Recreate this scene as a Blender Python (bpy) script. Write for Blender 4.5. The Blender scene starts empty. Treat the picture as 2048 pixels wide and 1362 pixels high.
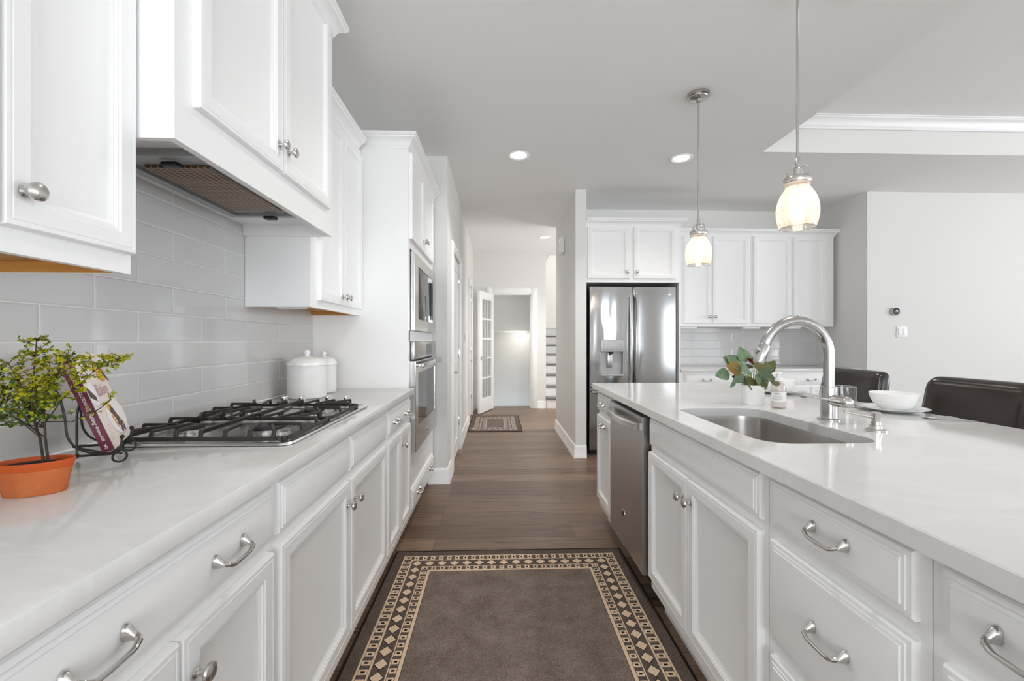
import bpy, bmesh, math, random
from mathutils import Vector, Matrix
random.seed(7)
C = bpy.context.scene.collection
V = Vector
PI = math.pi

# ------------------------------------------------------------------ camera, world, light, exposure
F_PX = 870.0
cam_d = bpy.data.cameras.new('camera'); cam = bpy.data.objects.new('camera', cam_d); C.objects.link(cam)
cam_d.sensor_fit = 'HORIZONTAL'; cam_d.sensor_width = 36.0; cam_d.lens = 36.0 * F_PX / 2048.0
cam_d.clip_start = 0.02; cam_d.clip_end = 100
cam.location = (0, 0, 1.2)
cam.rotation_euler = (PI / 2, 0, -math.atan(29.5 / F_PX))
bpy.context.scene.camera = cam
sc = bpy.context.scene
sc.view_settings.view_transform = 'Standard'; sc.view_settings.look = 'None'
sc.view_settings.exposure = 0.47; sc.view_settings.gamma = 1.0; sc.view_settings.use_curve_mapping = False
sc.cycles.max_bounces = 10; sc.cycles.diffuse_bounces = 8; sc.cycles.glossy_bounces = 4
sc.cycles.transmission_bounces = 8; sc.cycles.transparent_max_bounces = 8
sc.cycles.caustics_reflective = False; sc.cycles.caustics_refractive = False
sc.cycles.sample_clamp_indirect = 6.0
w = bpy.data.worlds.new('sky'); sc.world = w; w.use_nodes = True
w.node_tree.nodes['Background'].inputs[0].default_value = (0.80, 0.90, 1.0, 1)
w.node_tree.nodes['Background'].inputs[1].default_value = 1.2


def area(name, loc, rot, sx, sy, watt, col=(1, 1, 1)):
    d = bpy.data.lights.new(name, 'AREA'); d.shape = 'RECTANGLE'; d.size = sx; d.size_y = sy; d.energy = watt; d.color = col
    o = bpy.data.objects.new(name, d); C.objects.link(o); o.location = loc; o.rotation_euler = rot
    return o


# daylight through the room's windows, just outside each pane; last two are unseen fill
DAY = (0.92, 0.965, 1.0); UPT = PI / 2 + .40
area('daylight_rear_glazing', (0.2, -4.15, 1.25), (UPT, 0, 0), 2.5, 2.1, 104, DAY)
area('daylight_living_near', (3.25, -4.15, 1.35), (UPT, 0, 0), .95, 2.0, 24, DAY)
area('daylight_living_far', (6.3, -4.15, 1.35), (UPT, 0, 0), 2.1, 2.0, 31, DAY)
area('daylight_side_near', (8.45, -1.3, 1.45), (UPT + .15, 0, PI / 2), 2.0, 1.8, 96, DAY)
area('daylight_side_far', (8.45, 1.7, 1.45), (UPT + .15, 0, PI / 2), 2.0, 1.8, 96, DAY)
area('foyer_fill', (2.46, 6.5, 1.5), (PI / 2, 0, PI / 2), 1.3, 2.0, 27, (1, 1, 1))  # added lamp with no window behind it, brightens the dim hall
area('stair_fill', (1.75, 9.2, 3.9), (0, 0, 0), 1.2, 1.8, 22, (1, 1, 1))  # unseen lamp put under the closed stairwell ceiling, no window there


# ------------------------------------------------------------------ materials
def lin(c):
    return tuple(((x / 255) / 12.92 if x / 255 <= .04045 else ((x / 255 + .055) / 1.055) ** 2.4) for x in c) + (1,)


def mat(name, col, rough=.5, metal=0., spec=.5, coat=0., trans=0., ior=1.45, emis=None, estr=0., alpha=1.):
    m = bpy.data.materials.new(name); m.use_nodes = True
    b = m.node_tree.nodes['Principled BSDF']
    b.inputs['Base Color'].default_value = lin(col) if max(col) > 1.001 else tuple(col) + (1,)
    b.inputs['Roughness'].default_value = rough; b.inputs['Metallic'].default_value = metal
    b.inputs['Specular IOR Level'].default_value = spec; b.inputs['Coat Weight'].default_value = coat
    b.inputs['Transmission Weight'].default_value = trans; b.inputs['IOR'].default_value = ior
    b.inputs['Alpha'].default_value = alpha
    if emis: b.inputs['Emission Color'].default_value = tuple(emis) + (1,); b.inputs['Emission Strength'].default_value = estr
    return m


def nd(m, t, **kw):
    n = m.node_tree.nodes.new(t)
    for k, v in kw.items(): setattr(n, k, v)
    return n


def lk(m, a, b): m.node_tree.links.new(a, b)


def pbsdf(m): return m.node_tree.nodes['Principled BSDF']


def noise(m, vec, scale, detail=3, rough=.55):
    n = nd(m, 'ShaderNodeTexNoise'); n.inputs['Scale'].default_value = scale
    n.inputs['Detail'].default_value = detail; n.inputs['Roughness'].default_value = rough
    if vec is not None: lk(m, vec, n.inputs['Vector'])
    return n.outputs['Fac']


def objco(m, scale=(1, 1, 1), loc=(0, 0, 0)):
    t = nd(m, 'ShaderNodeTexCoord'); mp = nd(m, 'ShaderNodeMapping')
    mp.inputs['Scale'].default_value = scale; mp.inputs['Location'].default_value = loc
    lk(m, t.outputs['Object'], mp.inputs['Vector']); return mp.outputs['Vector']


def ramp(m, fac, stops):
    r = nd(m, 'ShaderNodeValToRGB'); e = r.color_ramp.elements
    while len(e) < len(stops): e.new(.5)
    for i, (p, c) in enumerate(stops):
        e[i].position = p; e[i].color = lin(c) if max(c) > 1.001 else tuple(c) + (1,)
    lk(m, fac, r.inputs['Fac']); return r.outputs['Color']


def bump(m, h, strength=.1, dist=.01):
    b = nd(m, 'ShaderNodeBump'); b.inputs['Strength'].default_value = strength; b.inputs['Distance'].default_value = dist
    lk(m, h, b.inputs['Height']); lk(m, b.outputs['Normal'], pbsdf(m).inputs['Normal'])


def mixc(m, fac, a, b, blend='MIX'):
    x = nd(m, 'ShaderNodeMix', data_type='RGBA', blend_type=blend)
    for s, v in ((0, fac), (6, a), (7, b)):
        if hasattr(v, 'is_output'): lk(m, v, x.inputs[s])
        else: x.inputs[s].default_value = v
    return x.outputs[2]


M = {}
M['cab'] = mat('white cabinet paint', (0.87, 0.87, 0.868), .34)
M['trimw'] = mat('white trim paint', (0.87, 0.87, 0.868), .32)
M['ceil'] = mat('ceiling paint', (0.88, 0.88, 0.88), .8, spec=.2)
M['wall'] = mat('warm grey wall paint', (0.75, 0.742, 0.72), .65, spec=.25)
for k in ('ceil', 'wall'):
    bump(M[k], noise(M[k], objco(M[k]), 220, 2), .04, .002)
M['wood_raw'] = mat('raw maple underside', (0.62, 0.33, 0.10), .5)
_m = M['wood_raw']; lk(_m, ramp(_m, noise(_m, objco(_m, (4, 40, 40)), 2, 4), [(.3, (176, 122, 58)), (.7, (200, 146, 78))]), pbsdf(_m).inputs['Base Color'])
M['nickel'] = mat('satin nickel', (0.62, 0.60, 0.575), .20, 1)
M['nickel_dark'] = mat('darker satin nickel', (0.50, 0.48, 0.46), .26, 1)  # darker nickel tone for pendant canopies and spray button
M['chrome'] = mat('polished chrome', (0.80, 0.80, 0.80), .06, 1)
M['black'] = mat('black plastic', (0.012, 0.012, 0.013), .4)
M['iron'] = mat('black wrought iron', (0.016, 0.014, 0.013), .42)
M['cast'] = mat('cast iron grate', (0.030, 0.026, 0.024), .5)
M['blackglass'] = mat('black oven glass', (0.02, 0.02, 0.021), .04, 0, .6)
M['lens'] = mat('thermostat lens', (0.006, 0.006, 0.007), .25, 0, .3)
M['glass'] = mat('clear glass', (1, 1, 1), .0, trans=1, ior=1.45)
M['ceramic'] = mat('white glazed ceramic', (0.86, 0.855, 0.84), .18)
M['bowlw'] = mat('white textured stoneware', (0.86, 0.85, 0.84), .3)
_b = M['bowlw']; _n = nd(_b, 'ShaderNodeTexVoronoi'); _n.inputs['Scale'].default_value = 1; lk(_b, objco(_b, (110, 110, 260)), _n.inputs['Vector']); bump(_b, _n.outputs['Distance'], .35, .002)
for _i, (_x, _y) in enumerate(((-.958, 2.225), (-.962, 2.445))):
    _b = M['weave%d' % _i] = mat('woven relief glaze', (0.86, 0.855, 0.845), .3)
    _w = nd(_b, 'ShaderNodeTexWave', wave_type='BANDS', bands_direction='DIAGONAL'); _w.inputs['Scale'].default_value = 75; _w.inputs['Distortion'].default_value = 0; lk(_b, objco(_b, (1, 1, 1.6)), _w.inputs['Vector']); bump(_b, _w.outputs['Fac'], .5, .003)
M['tread'] = mat('grey stained stair tread', (0.20, 0.185, 0.175), .4)
M['ceramic_pot'] = mat('white matt pot', (0.85, 0.85, 0.845), .35)
M['plate'] = mat('pale celadon plate', (0.74, 0.77, 0.76), .12)
M['soil'] = mat('potting soil', (0.012, 0.010, 0.010), .95)
M['plastic'] = mat('white plastic', (0.85, 0.85, 0.84), .3)
M['diff'] = mat('light diffuser', (1, 1, 1), .5, emis=(1, .97, .93), estr=9)
M['bulb'] = mat('bulb glow', (1, 1, 1), .5, emis=(1, .87, .74), estr=7)
M['lightstrip'] = mat('hall lamp glow', (1, 1, 1), .5, emis=(1, .97, .92), estr=12)
M['screen'] = mat('lit thermostat digits', (.5, .6, .65), .4, emis=(.6, .75, .85), estr=.7)


def steel(name, col, rough, stretch, wav=0., wscale=(3, 3, .7)):
    m = mat(name, col, rough, 1)
    f = noise(m, objco(m, stretch), 1., 3, .6)
    mr = nd(m, 'ShaderNodeMapRange'); lk(m, f, mr.inputs[0])
    mr.inputs[3].default_value = rough * .75; mr.inputs[4].default_value = rough * 1.35
    lk(m, mr.outputs[0], pbsdf(m).inputs['Roughness'])
    h = f
    if wav:
        n2 = noise(m, objco(m, wscale), 1., 1)
        a = nd(m, 'ShaderNodeMath', operation='MULTIPLY_ADD'); a.inputs[1].default_value = wav
        lk(m, n2, a.inputs[0]); s = nd(m, 'ShaderNodeMath', operation='MULTIPLY'); s.inputs[1].default_value = .01
        lk(m, f, s.inputs[0]); lk(m, s.outputs[0], a.inputs[2]); h = a.outputs[0]
        bump(m, h, 1., .004)
    
    return m


M['steel'] = steel('brushed stainless', (0.60, 0.595, 0.585), .20, (400, 400, 3))
M['steel_fridge'] = steel('rippled brushed stainless door', (0.52, 0.52, 0.52), .10, (500, 500, 2), 1.6, (7, 7, 1.6))
M['steel_fridge2'] = steel('flat brushed stainless door', (0.43, 0.43, 0.43), .11, (500, 500, 2), .35, (3, 3, .8))  # darker base colour stands in for the dark reflections on this steel
M['steel_plate'] = steel('brushed cooktop steel', (0.74, 0.735, 0.72), .24, (3, 300, 300))
M['dispenser'] = mat('silver dispenser plastic', (0.50, 0.50, 0.505), .42, .25)
M['steel_dark'] = mat('dark slate stainless', (0.50, 0.49, 0.48), .33, 1)
M['steel_faucet'] = steel('brushed faucet metal', (0.50, 0.49, 0.475), .22, (400, 400, 3))
M['steel_sink'] = mat('satin sink steel', (0.50, 0.47, 0.445), .27, 1)
M['filter'] = mat('hood filter mesh', (0.30, 0.20, 0.12), .5, .6)
_m = M['filter']; _v = nd(_m, 'ShaderNodeTexVoronoi', feature='DISTANCE_TO_EDGE'); _v.inputs['Scale'].default_value = 1; _v.inputs['Randomness'].default_value = 0.
lk(_m, objco(_m, (55, 75, 1)), _v.inputs['Vector'])
lk(_m, ramp(_m, _v.outputs['Distance'], [(.10, (150, 140, 130)), (.22, (112, 78, 48))]), pbsdf(_m).inputs['Base Color'])
M['hoodgrey'] = mat('grey hood liner', (0.36, 0.36, 0.36), .4, .4)

# quartz
m = M['quartz'] = mat('white quartz', (0.80, 0.795, 0.785), .09)
co = objco(m, (1.0, 1.6, 1))
wv = nd(m, 'ShaderNodeTexNoise'); wv.inputs['Scale'].default_value = 2.2; wv.inputs['Detail'].default_value = 6; wv.inputs['Distortion'].default_value = 1.4; lk(m, co, wv.inputs['Vector'])
v1 = ramp(m, wv.outputs['Fac'], [(.46, (0, 0, 0)), (.495, (1, 1, 1)), (.53, (0, 0, 0))])
soft = ramp(m, noise(m, co, 4, 5), [(.3, (.70, .693, .68)), (.7, (.745, .74, .73))])
lk(m, mixc(m, mixc(m, .14, (0, 0, 0, 1), v1), soft, (.93, .93, .92, 1)), pbsdf(m).inputs['Base Color'])

# subway tile


def tile(name, ax, off):
    m = mat(name, (.6, .6, .6), .07)
    t = nd(m, 'ShaderNodeTexCoord'); s = nd(m, 'ShaderNodeSeparateXYZ'); c = nd(m, 'ShaderNodeCombineXYZ')
    lk(m, t.outputs['Object'], s.inputs[0]); lk(m, s.outputs[ax], c.inputs[0]); lk(m, s.outputs[2], c.inputs[1])
    mp = nd(m, 'ShaderNodeMapping'); mp.inputs['Location'].default_value = (off, -.915, 0); lk(m, c.outputs[0], mp.inputs['Vector'])
    def brick(mort, smooth):
        b = nd(m, 'ShaderNodeTexBrick'); b.offset = .5; b.inputs['Scale'].default_value = 1
        b.inputs['Brick Width'].default_value = .288; b.inputs['Row Height'].default_value = .0932
        b.inputs['Mortar Size'].default_value = mort; b.inputs['Mortar Smooth'].default_value = smooth
        b.inputs['Color1'].default_value = (.555, .55, .547, 1); b.inputs['Color2'].default_value = (.585, .58, .577, 1)
        b.inputs['Mortar'].default_value = (.72, .72, .71, 1); lk(m, mp.outputs[0], b.inputs['Vector']); return b
    b1 = brick(.0013, .1); b2 = brick(.007, 1.)
    lk(m, b1.outputs['Color'], pbsdf(m).inputs['Base Color'])
    inv = nd(m, 'ShaderNodeMath', operation='SUBTRACT'); inv.inputs[0].default_value = 1; lk(m, b2.outputs['Fac'], inv.inputs[1])
    bump(m, inv.outputs[0], .35, .004)
    mr = nd(m, 'ShaderNodeMapRange'); lk(m, b1.outputs['Fac'], mr.inputs[0]); mr.inputs[3].default_value = .06; mr.inputs[4].default_value = .5
    lk(m, mr.outputs[0], pbsdf(m).inputs['Roughness'])
    return m


M['tileL'] = tile('grey gloss subway tile', 1, -1.085 + 2.88)
M['tileB'] = tile('grey gloss subway tile of the far run', 0, -2.50 + 2.88)

# floor planks, boards run across the aisle
m = M['floor'] = mat('brown oak plank', (.2, .15, .12), .38)
co = objco(m, loc=(.37, .02, 0))
b = nd(m, 'ShaderNodeTexBrick'); b.offset = .37; b.offset_frequency = 3; b.inputs['Scale'].default_value = 1
b.inputs['Brick Width'].default_value = 1.35; b.inputs['Row Height'].default_value = .178; b.inputs['Mortar Size'].default_value = .0012
b.inputs['Mortar Smooth'].default_value = .2; b.inputs['Color1'].default_value = (0, 0, 0, 1); b.inputs['Color2'].default_value = (1, 1, 1, 1); b.inputs['Mortar'].default_value = (.5, .5, .5, 1)
lk(m, co, b.inputs['Vector'])
tone = ramp(m, b.outputs['Color'], [(0, (112, 88, 70)), (.5, (131, 106, 87)), (1, (148, 122, 101))])
gv = nd(m, 'ShaderNodeTexNoise'); gv.inputs['Scale'].default_value = 1; gv.inputs['Detail'].default_value = 6; gv.inputs['Distortion'].default_value = 1.0
lk(m, objco(m, (2.2, 46, 1)), gv.inputs['Vector'])
gr = ramp(m, gv.outputs['Fac'], [(.30, (.50, .49, .48)), (.5, (.95, .95, .95)), (.72, (1.25, 1.23, 1.2))])
wav = nd(m, 'ShaderNodeTexWave', wave_type='RINGS'); wav.inputs['Scale'].default_value = 6; wav.inputs['Distortion'].default_value = 5; wav.inputs['Detail'].default_value = 3
lk(m, objco(m, (.45, 3.2, 1)), wav.inputs['Vector'])
wr = ramp(m, wav.outputs['Fac'], [(.0, (.88, .88, .88)), (.8, (1, 1, 1)), (1, (1.0, 1.0, 1.0))])
c1 = mixc(m, .8, tone, gr, 'MULTIPLY'); c2 = mixc(m, .7, c1, wr, 'MULTIPLY')
c3 = mixc(m, b.outputs['Fac'], c2, lin((60, 46, 38)))
lk(m, c3, pbsdf(m).inputs['Base Color']); bump(m, gv.outputs['Fac'], .05, .002)

# rug yarns


def yarn(name, c1, c2, scale=9, mixf=.75):
    m = mat(name, c1, .95, spec=.1)
    a = noise(m, objco(m), scale, 6, .7); f = noise(m, objco(m), 260, 2, .7)
    base = ramp(m, a, [(.35, c1), (.65, c2)])
    sp = ramp(m, f, [(.3, (.55, .55, .55)), (.7, (1.25, 1.25, 1.25))])
    lk(m, mixc(m, mixf, base, sp, 'MULTIPLY'), pbsdf(m).inputs['Base Color']); bump(m, f, .5, .003); return m


M['rug_field'] = yarn('brown rug field', (156, 138, 126), (184, 166, 152))
M['rug_edge'] = yarn('dark brown rug edge', (128, 113, 105), (142, 127, 118))
M['rug_beige'] = yarn('beige rug yarn', (248, 214, 180), (252, 226, 196), 14, .4)
M['rug2_field'] = yarn('faded brown rug field', (150, 134, 124), (168, 152, 142))
M['rug2_edge'] = yarn('faded brown rug edge', (132, 117, 110), (144, 128, 120))
M['rug2_pale'] = yarn('pale rug stripe yarn', (192, 176, 164), (204, 188, 176), 14, .4)
M['rug_bind'] = yarn('rug binding', (62, 52, 46), (72, 60, 54))
M['rug_dark'] = yarn('near black rug yarn', (40, 32, 29), (50, 40, 36))

# terracotta
m = M['terra'] = mat('terracotta', (200, 110, 60), .75)
lk(m, ramp(m, noise(m, objco(m), 18, 6), [(.3, (172, 86, 40)), (.55, (186, 102, 54)), (.75, (196, 120, 74))]), pbsdf(m).inputs['Base Color'])
M['terra_rim'] = mat('orange terracotta rim', (184, 78, 24), .6)


def leafmat(name, a, b2, rough=.5, scale=25):
    m = mat(name, a, rough)
    lk(m, ramp(m, noise(m, objco(m), scale, 3), [(.35, a), (.65, b2)]), pbsdf(m).inputs['Base Color']); return m


M['leaf_y'] = leafmat('yellow green leaf', (172, 164, 18), (124, 134, 30), scale=30)
M['leaf_g'] = leafmat('mid green leaf', (78, 108, 44), (56, 86, 40), scale=30)
M['leaf_e'] = leafmat('eucalyptus leaf', (86, 110, 78), (112, 132, 104))
M['leaf_o'] = leafmat('olive leaf', (92, 92, 46), (76, 84, 44))
M['leaf_r'] = leafmat('rusty leaf edge', (150, 104, 44), (104, 104, 54))
M['stem'] = mat('dark stem', (52, 42, 32), .7)
M['stem_g'] = mat('green stem', (150, 160, 84), .6)
M['petal'] = mat('dark red petal', (120, 14, 22), .6)
M['petal_c'] = mat('cream petal', (212, 196, 150), .6)
# leather
m = M['leather'] = mat('dark brown leather', (38, 27, 22), .22, spec=.7)
_f = noise(m, objco(m), 9, 5)
lk(m, ramp(m, _f, [(.3, (31, 22, 18)), (.7, (46, 32, 26))]), pbsdf(m).inputs['Base Color'])
bump(m, noise(m, objco(m), 160, 2), .05, .001)
M['stitch'] = mat('leather stitching', (150, 150, 150), .7)
M['darkwood'] = mat('dark espresso wood', (40, 28, 22), .35)
# book
M['maroon'] = mat('maroon spine', (92, 16, 44), .45)
m = M['cover'] = mat('pale pink book cover', (236, 222, 214), .3)
M['pages'] = mat('book pages', (230, 226, 216), .8)
M['ink'] = mat('grey print', (150, 138, 136), .6)
M['ink_pink'] = mat('mauve script ink', (176, 130, 140), .5)
M['ink_white'] = mat('white print', (236, 228, 226), .5)
M['cake'] = mat('yellow cake', (226, 178, 66), .6)
M['berry'] = mat('dark berries', (84, 58, 78), .5)
M['bake'] = mat('baked orange crust', (218, 150, 82), .6)
M['choc'] = mat('chocolate brown print', (74, 58, 54), .5)
M['platep'] = mat('printed white plate', (246, 242, 240), .3)
M['plateshade'] = mat('printed plate rim', (206, 196, 194), .3)
# pendant glass: thin seeded warm glass that scatters the bulb's light
m = M['seed'] = bpy.data.materials.new('seeded warm glass'); m.use_nodes = True
nt = m.node_tree; out = nt.nodes['Material Output']; nt.nodes.remove(nt.nodes['Principled BSDF'])
tr = nd(m, 'ShaderNodeBsdfTransparent'); tr.inputs[0].default_value = (1, .97, .93, 1)
tl = nd(m, 'ShaderNodeBsdfTranslucent'); tl.inputs[0].default_value = (1, .87, .76, 1)
gl = nd(m, 'ShaderNodeBsdfGlossy'); gl.inputs['Roughness'].default_value = .05
mx = nd(m, 'ShaderNodeMixShader'); mx2 = nd(m, 'ShaderNodeMixShader'); mx2.inputs[0].default_value = .07
fr = ramp(m, noise(m, objco(m), 45, 4, .7), [(.35, (.30, .30, .30)), (.65, (.62, .62, .62))])
lk(m, fr, mx.inputs[0]); lk(m, tr.outputs[0], mx.inputs[1]); lk(m, tl.outputs[0], mx.inputs[2])
lk(m, mx.outputs[0], mx2.inputs[1]); lk(m, gl.outputs[0], mx2.inputs[2]); lk(m, mx2.outputs[0], out.inputs[0])
# thin clear pane and bottle plastic
m = M['pane'] = bpy.data.materials.new('thin clear pane'); m.use_nodes = True
out = m.node_tree.nodes['Material Output']; m.node_tree.nodes.remove(m.node_tree.nodes['Principled BSDF'])
tr = nd(m, 'ShaderNodeBsdfTransparent'); gl = nd(m, 'ShaderNodeBsdfGlossy'); gl.inputs['Roughness'].default_value = .01
mx = nd(m, 'ShaderNodeMixShader'); lw = nd(m, 'ShaderNodeLayerWeight'); lw.inputs[0].default_value = .5; fz = nd(m, 'ShaderNodeMapRange'); pw = nd(m, 'ShaderNodeMath', operation='POWER'); pw.inputs[1].default_value = 3.5; lk(m, lw.outputs['Facing'], pw.inputs[0]); lk(m, pw.outputs[0], fz.inputs[0]); fz.inputs[3].default_value = .05; fz.inputs[4].default_value = .75
lk(m, fz.outputs[0], mx.inputs[0]); lk(m, tr.outputs[0], mx.inputs[1]); lk(m, gl.outputs[0], mx.inputs[2]); lk(m, mx.outputs[0], out.inputs[0])
m = M['blushplastic'] = bpy.data.materials.new('clear blush bottle'); m.use_nodes = True
out = m.node_tree.nodes['Material Output']; m.node_tree.nodes.remove(m.node_tree.nodes['Principled BSDF'])
tr = nd(m, 'ShaderNodeBsdfTransparent'); tr.inputs[0].default_value = (.93, .88, .86, 1); gl = nd(m, 'ShaderNodeBsdfGlossy'); gl.inputs['Roughness'].default_value = .06
mx = nd(m, 'ShaderNodeMixShader'); lw = nd(m, 'ShaderNodeLayerWeight'); lw.inputs[0].default_value = .5; fz = nd(m, 'ShaderNodeMapRange'); pw = nd(m, 'ShaderNodeMath', operation='POWER'); pw.inputs[1].default_value = 3.5; lk(m, lw.outputs['Facing'], pw.inputs[0]); lk(m, pw.outputs[0], fz.inputs[0]); fz.inputs[3].default_value = .05; fz.inputs[4].default_value = .75
lk(m, fz.outputs[0], mx.inputs[0]); lk(m, tr.outputs[0], mx.inputs[1]); lk(m, gl.outputs[0], mx.inputs[2]); lk(m, mx.outputs[0], out.inputs[0])


# ------------------------------------------------------------------ mesh helpers
class B:
    """collects shapes for ONE mesh object"""
    def __init__(s): s.bm = bmesh.new(); s.mi = 0

    def _new(s, verts, faces):
        vs = [s.bm.verts.new(v) for v in verts]; out = []
        for f in faces:
            try:
                fc = s.bm.faces.new([vs[i] for i in f]); fc.material_index = s.mi; fc.smooth = True; out.append(fc)
            except ValueError: pass
        return vs, out

    def box(s, x0, y0, z0, x1, y1, z1, bev=0., seg=2):
        x0, x1 = sorted((x0, x1)); y0, y1 = sorted((y0, y1)); z0, z1 = sorted((z0, z1))
        vs, fs = s._new([(x0, y0, z0), (x1, y0, z0), (x1, y1, z0), (x0, y1, z0), (x0, y0, z1), (x1, y0, z1), (x1, y1, z1), (x0, y1, z1)],
                        [(0, 3, 2, 1), (4, 5, 6, 7), (0, 1, 5, 4), (1, 2, 6, 5), (2, 3, 7, 6), (3, 0, 4, 7)])
        if bev:
            es = list({e for f in fs for e in f.edges})
            r = bmesh.ops.bevel(s.bm, geom=es, offset=bev, segments=seg, affect='EDGES', profile=.5)
            for f in r['faces']: f.material_index = s.mi; f.smooth = True
        return s

    def obox(s, o, ax, ay, az, bev=0., seg=2):
        """box from corner o along three edge vectors"""
        o, ax, ay, az = V(o), V(ax), V(ay), V(az)
        p = [o, o + ax, o + ax + ay, o + ay]; p += [q + az for q in p]
        vs, fs = s._new(p, [(0, 3, 2, 1), (4, 5, 6, 7), (0, 1, 5, 4), (1, 2, 6, 5), (2, 3, 7, 6), (3, 0, 4, 7)])
        if ax.cross(ay).dot(az) < 0:
            bmesh.ops.reverse_faces(s.bm, faces=fs)
        if bev:
            es = list({e for f in fs for e in f.edges})
            r = bmesh.ops.bevel(s.bm, geom=es, offset=bev, segments=seg, affect='EDGES', profile=.5)
            for f in r['faces']: f.material_index = s.mi; f.smooth = True
        return s

    def loops(s, rings, cap0=True, cap1=True, closed=True):
        """skin a list of equal-length point rings"""
        vs = [[s.bm.verts.new(p) for p in r] for r in rings]; n = len(rings[0])
        def face(l):
            try: f = s.bm.faces.new(l); f.material_index = s.mi; f.smooth = True
            except ValueError: pass
        for a, b_ in zip(vs, vs[1:]):
            for i in range(n if closed else n - 1):
                j = (i + 1) % n; face([a[i], a[j], b_[j], b_[i]])
        if cap0: face(list(reversed(vs[0])))
        if cap1: face(vs[-1])
        return s

    def lathe(s, prof, o=(0, 0, 0), ax=(0, 0, 1), seg=28, cap0=True, cap1=True, sx=1., rot=0.):
        o, ax = V(o), V(ax).normalized()
        u = ax.orthogonal().normalized() if abs(ax.z) < .99 else V((1, 0, 0)); v_ = ax.cross(u)
        if rot: u, v_ = u * math.cos(rot) + v_ * math.sin(rot), v_ * math.cos(rot) - u * math.sin(rot)
        rings = [[o + ax * z + (u * math.cos(2 * PI * i / seg) + v_ * sx * math.sin(2 * PI * i / seg)) * max(r, 1e-5) for i in range(seg)] for r, z in prof]
        return s.loops(rings, cap0, cap1)

    def cyl(s, p0, p1, r0, r1=None, seg=20):
        p0, p1 = V(p0), V(p1); r1 = r0 if r1 is None else r1
        return s.lathe([(r0, 0), (r1, (p1 - p0).length)], p0, p1 - p0, seg)

    def wire(s, pts, r, seg=8, sub=5):
        P_ = [V(p) for p in pts]; out = []
        for i in range(len(P_) - 1):
            a, b_, c, d = P_[max(i - 1, 0)], P_[i], P_[i + 1], P_[min(i + 2, len(P_) - 1)]
            for k in range(sub):
                t_ = k / sub; out.append(.5 * ((2 * b_) + (c - a) * t_ + (2 * a - 5 * b_ + 4 * c - d) * t_ * t_ + (3 * b_ - a - 3 * c + d) * t_ ** 3))
        out.append(P_[-1]); return s.tube(out, r, seg)

    def tube(s, pts, r, seg=8, caps=True, closed=False):
        pts = [V(p) for p in pts]; n = len(pts); rs = r if isinstance(r, (list, tuple)) else [r] * n
        t = [(pts[min(i + 1, n - 1)] - pts[max(i - 1, 0)]).normalized() for i in range(n)]
        nv = t[0].orthogonal().normalized(); rings = []
        for i in range(n):
            if i:
                nv = (nv - t[i] * nv.dot(t[i]))
                nv = nv.normalized() if nv.length > 1e-6 else t[i].orthogonal().normalized()
            bv = t[i].cross(nv)
            rings.append([pts[i] + (nv * math.cos(2 * PI * k / seg) + bv * math.sin(2 * PI * k / seg)) * rs[i] for k in range(seg)])
        return s.loops(rings, caps, caps)

    def ball(s, c, r, seg=16, sz=1.):
        return s.lathe([(r * math.sin(PI * i / 10), -r * sz * math.cos(PI * i / 10)) for i in range(11)], c, seg=seg)

    def panel(s, fr, lp, cap=True, back=True):
        """nested mitred rectangles: lp = [(inset, height)] on face frame fr"""
        o, u, v_, n, W_, H_ = fr; rings = []
        for ins, h in lp:
            rings.append([o + u * a + v_ * b_ + n * h for a, b_ in ((ins, ins), (W_ - ins, ins), (W_ - ins, H_ - ins), (ins, H_ - ins))])
        return s.loops(rings, back, cap)

    def poly(s, pts, thick=None):
        pts = [V(p) for p in pts]
        if thick is None: s._new(pts, [tuple(range(len(pts)))])
        else:
            t = V(thick); s.loops([pts, [p + t for p in pts]])
        return s

    def sweep(s, path, prof, z0, closed=False):
        """mitred moulding: path = XY points, prof = [(out, up)]; out is to the right of travel"""
        P = [V((p[0], p[1], 0)) for p in path]; n = len(P); rings = []
        for i in range(n):
            d0 = (P[i] - P[i - 1]).normalized() if i else None; d1 = (P[i + 1] - P[i]).normalized() if i < n - 1 else None
            r0 = V((d0.y, -d0.x, 0)) if d0 else None; r1 = V((d1.y, -d1.x, 0)) if d1 else None
            if r0 is None: m_ = r1
            elif r1 is None: m_ = r0
            else: m_ = (r0 + r1) / (1 + r0.dot(r1))
            rings.append([P[i] + m_ * a + V((0, 0, z0 + z)) for a, z in prof])
        return s.loops(rings)


def obj(name, b, mats, parent=None, label=None, kind=None, sharp=32):
    bm = b.bm
    bmesh.ops.recalc_face_normals(bm, faces=bm.faces)
    me = bpy.data.meshes.new(name); bm.to_mesh(me); bm.free()
    for k in (mats if isinstance(mats, (list, tuple)) else [mats]): me.materials.append(M[k])
    me.set_sharp_from_angle(angle=math.radians(sharp))
    o = bpy.data.objects.new(name, me); C.objects.link(o)
    if parent is not None:
        o.parent = parent
        wl = V((0, 0, 0)); p = parent
        while p is not None: wl = wl + p.location; p = p.parent
        me.transform(Matrix.Translation(-wl))
    if label: o['label'] = label
    if kind: o['kind'] = kind
    return o


def thing(name, label, cat, loc=(0, 0, 0), group=None):
    o = bpy.data.objects.new(name, None); C.objects.link(o); o.location = loc; o.empty_display_size = .1
    o['label'] = label; o['category'] = cat
    if group: o['group'] = group
    return o


def tag(o, label, cat, group=None):
    o['label'] = label; o['category'] = cat
    if group: o['group'] = group
    return o


def struct(name, b, mats): return obj(name, b, mats, kind='structure')


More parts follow.
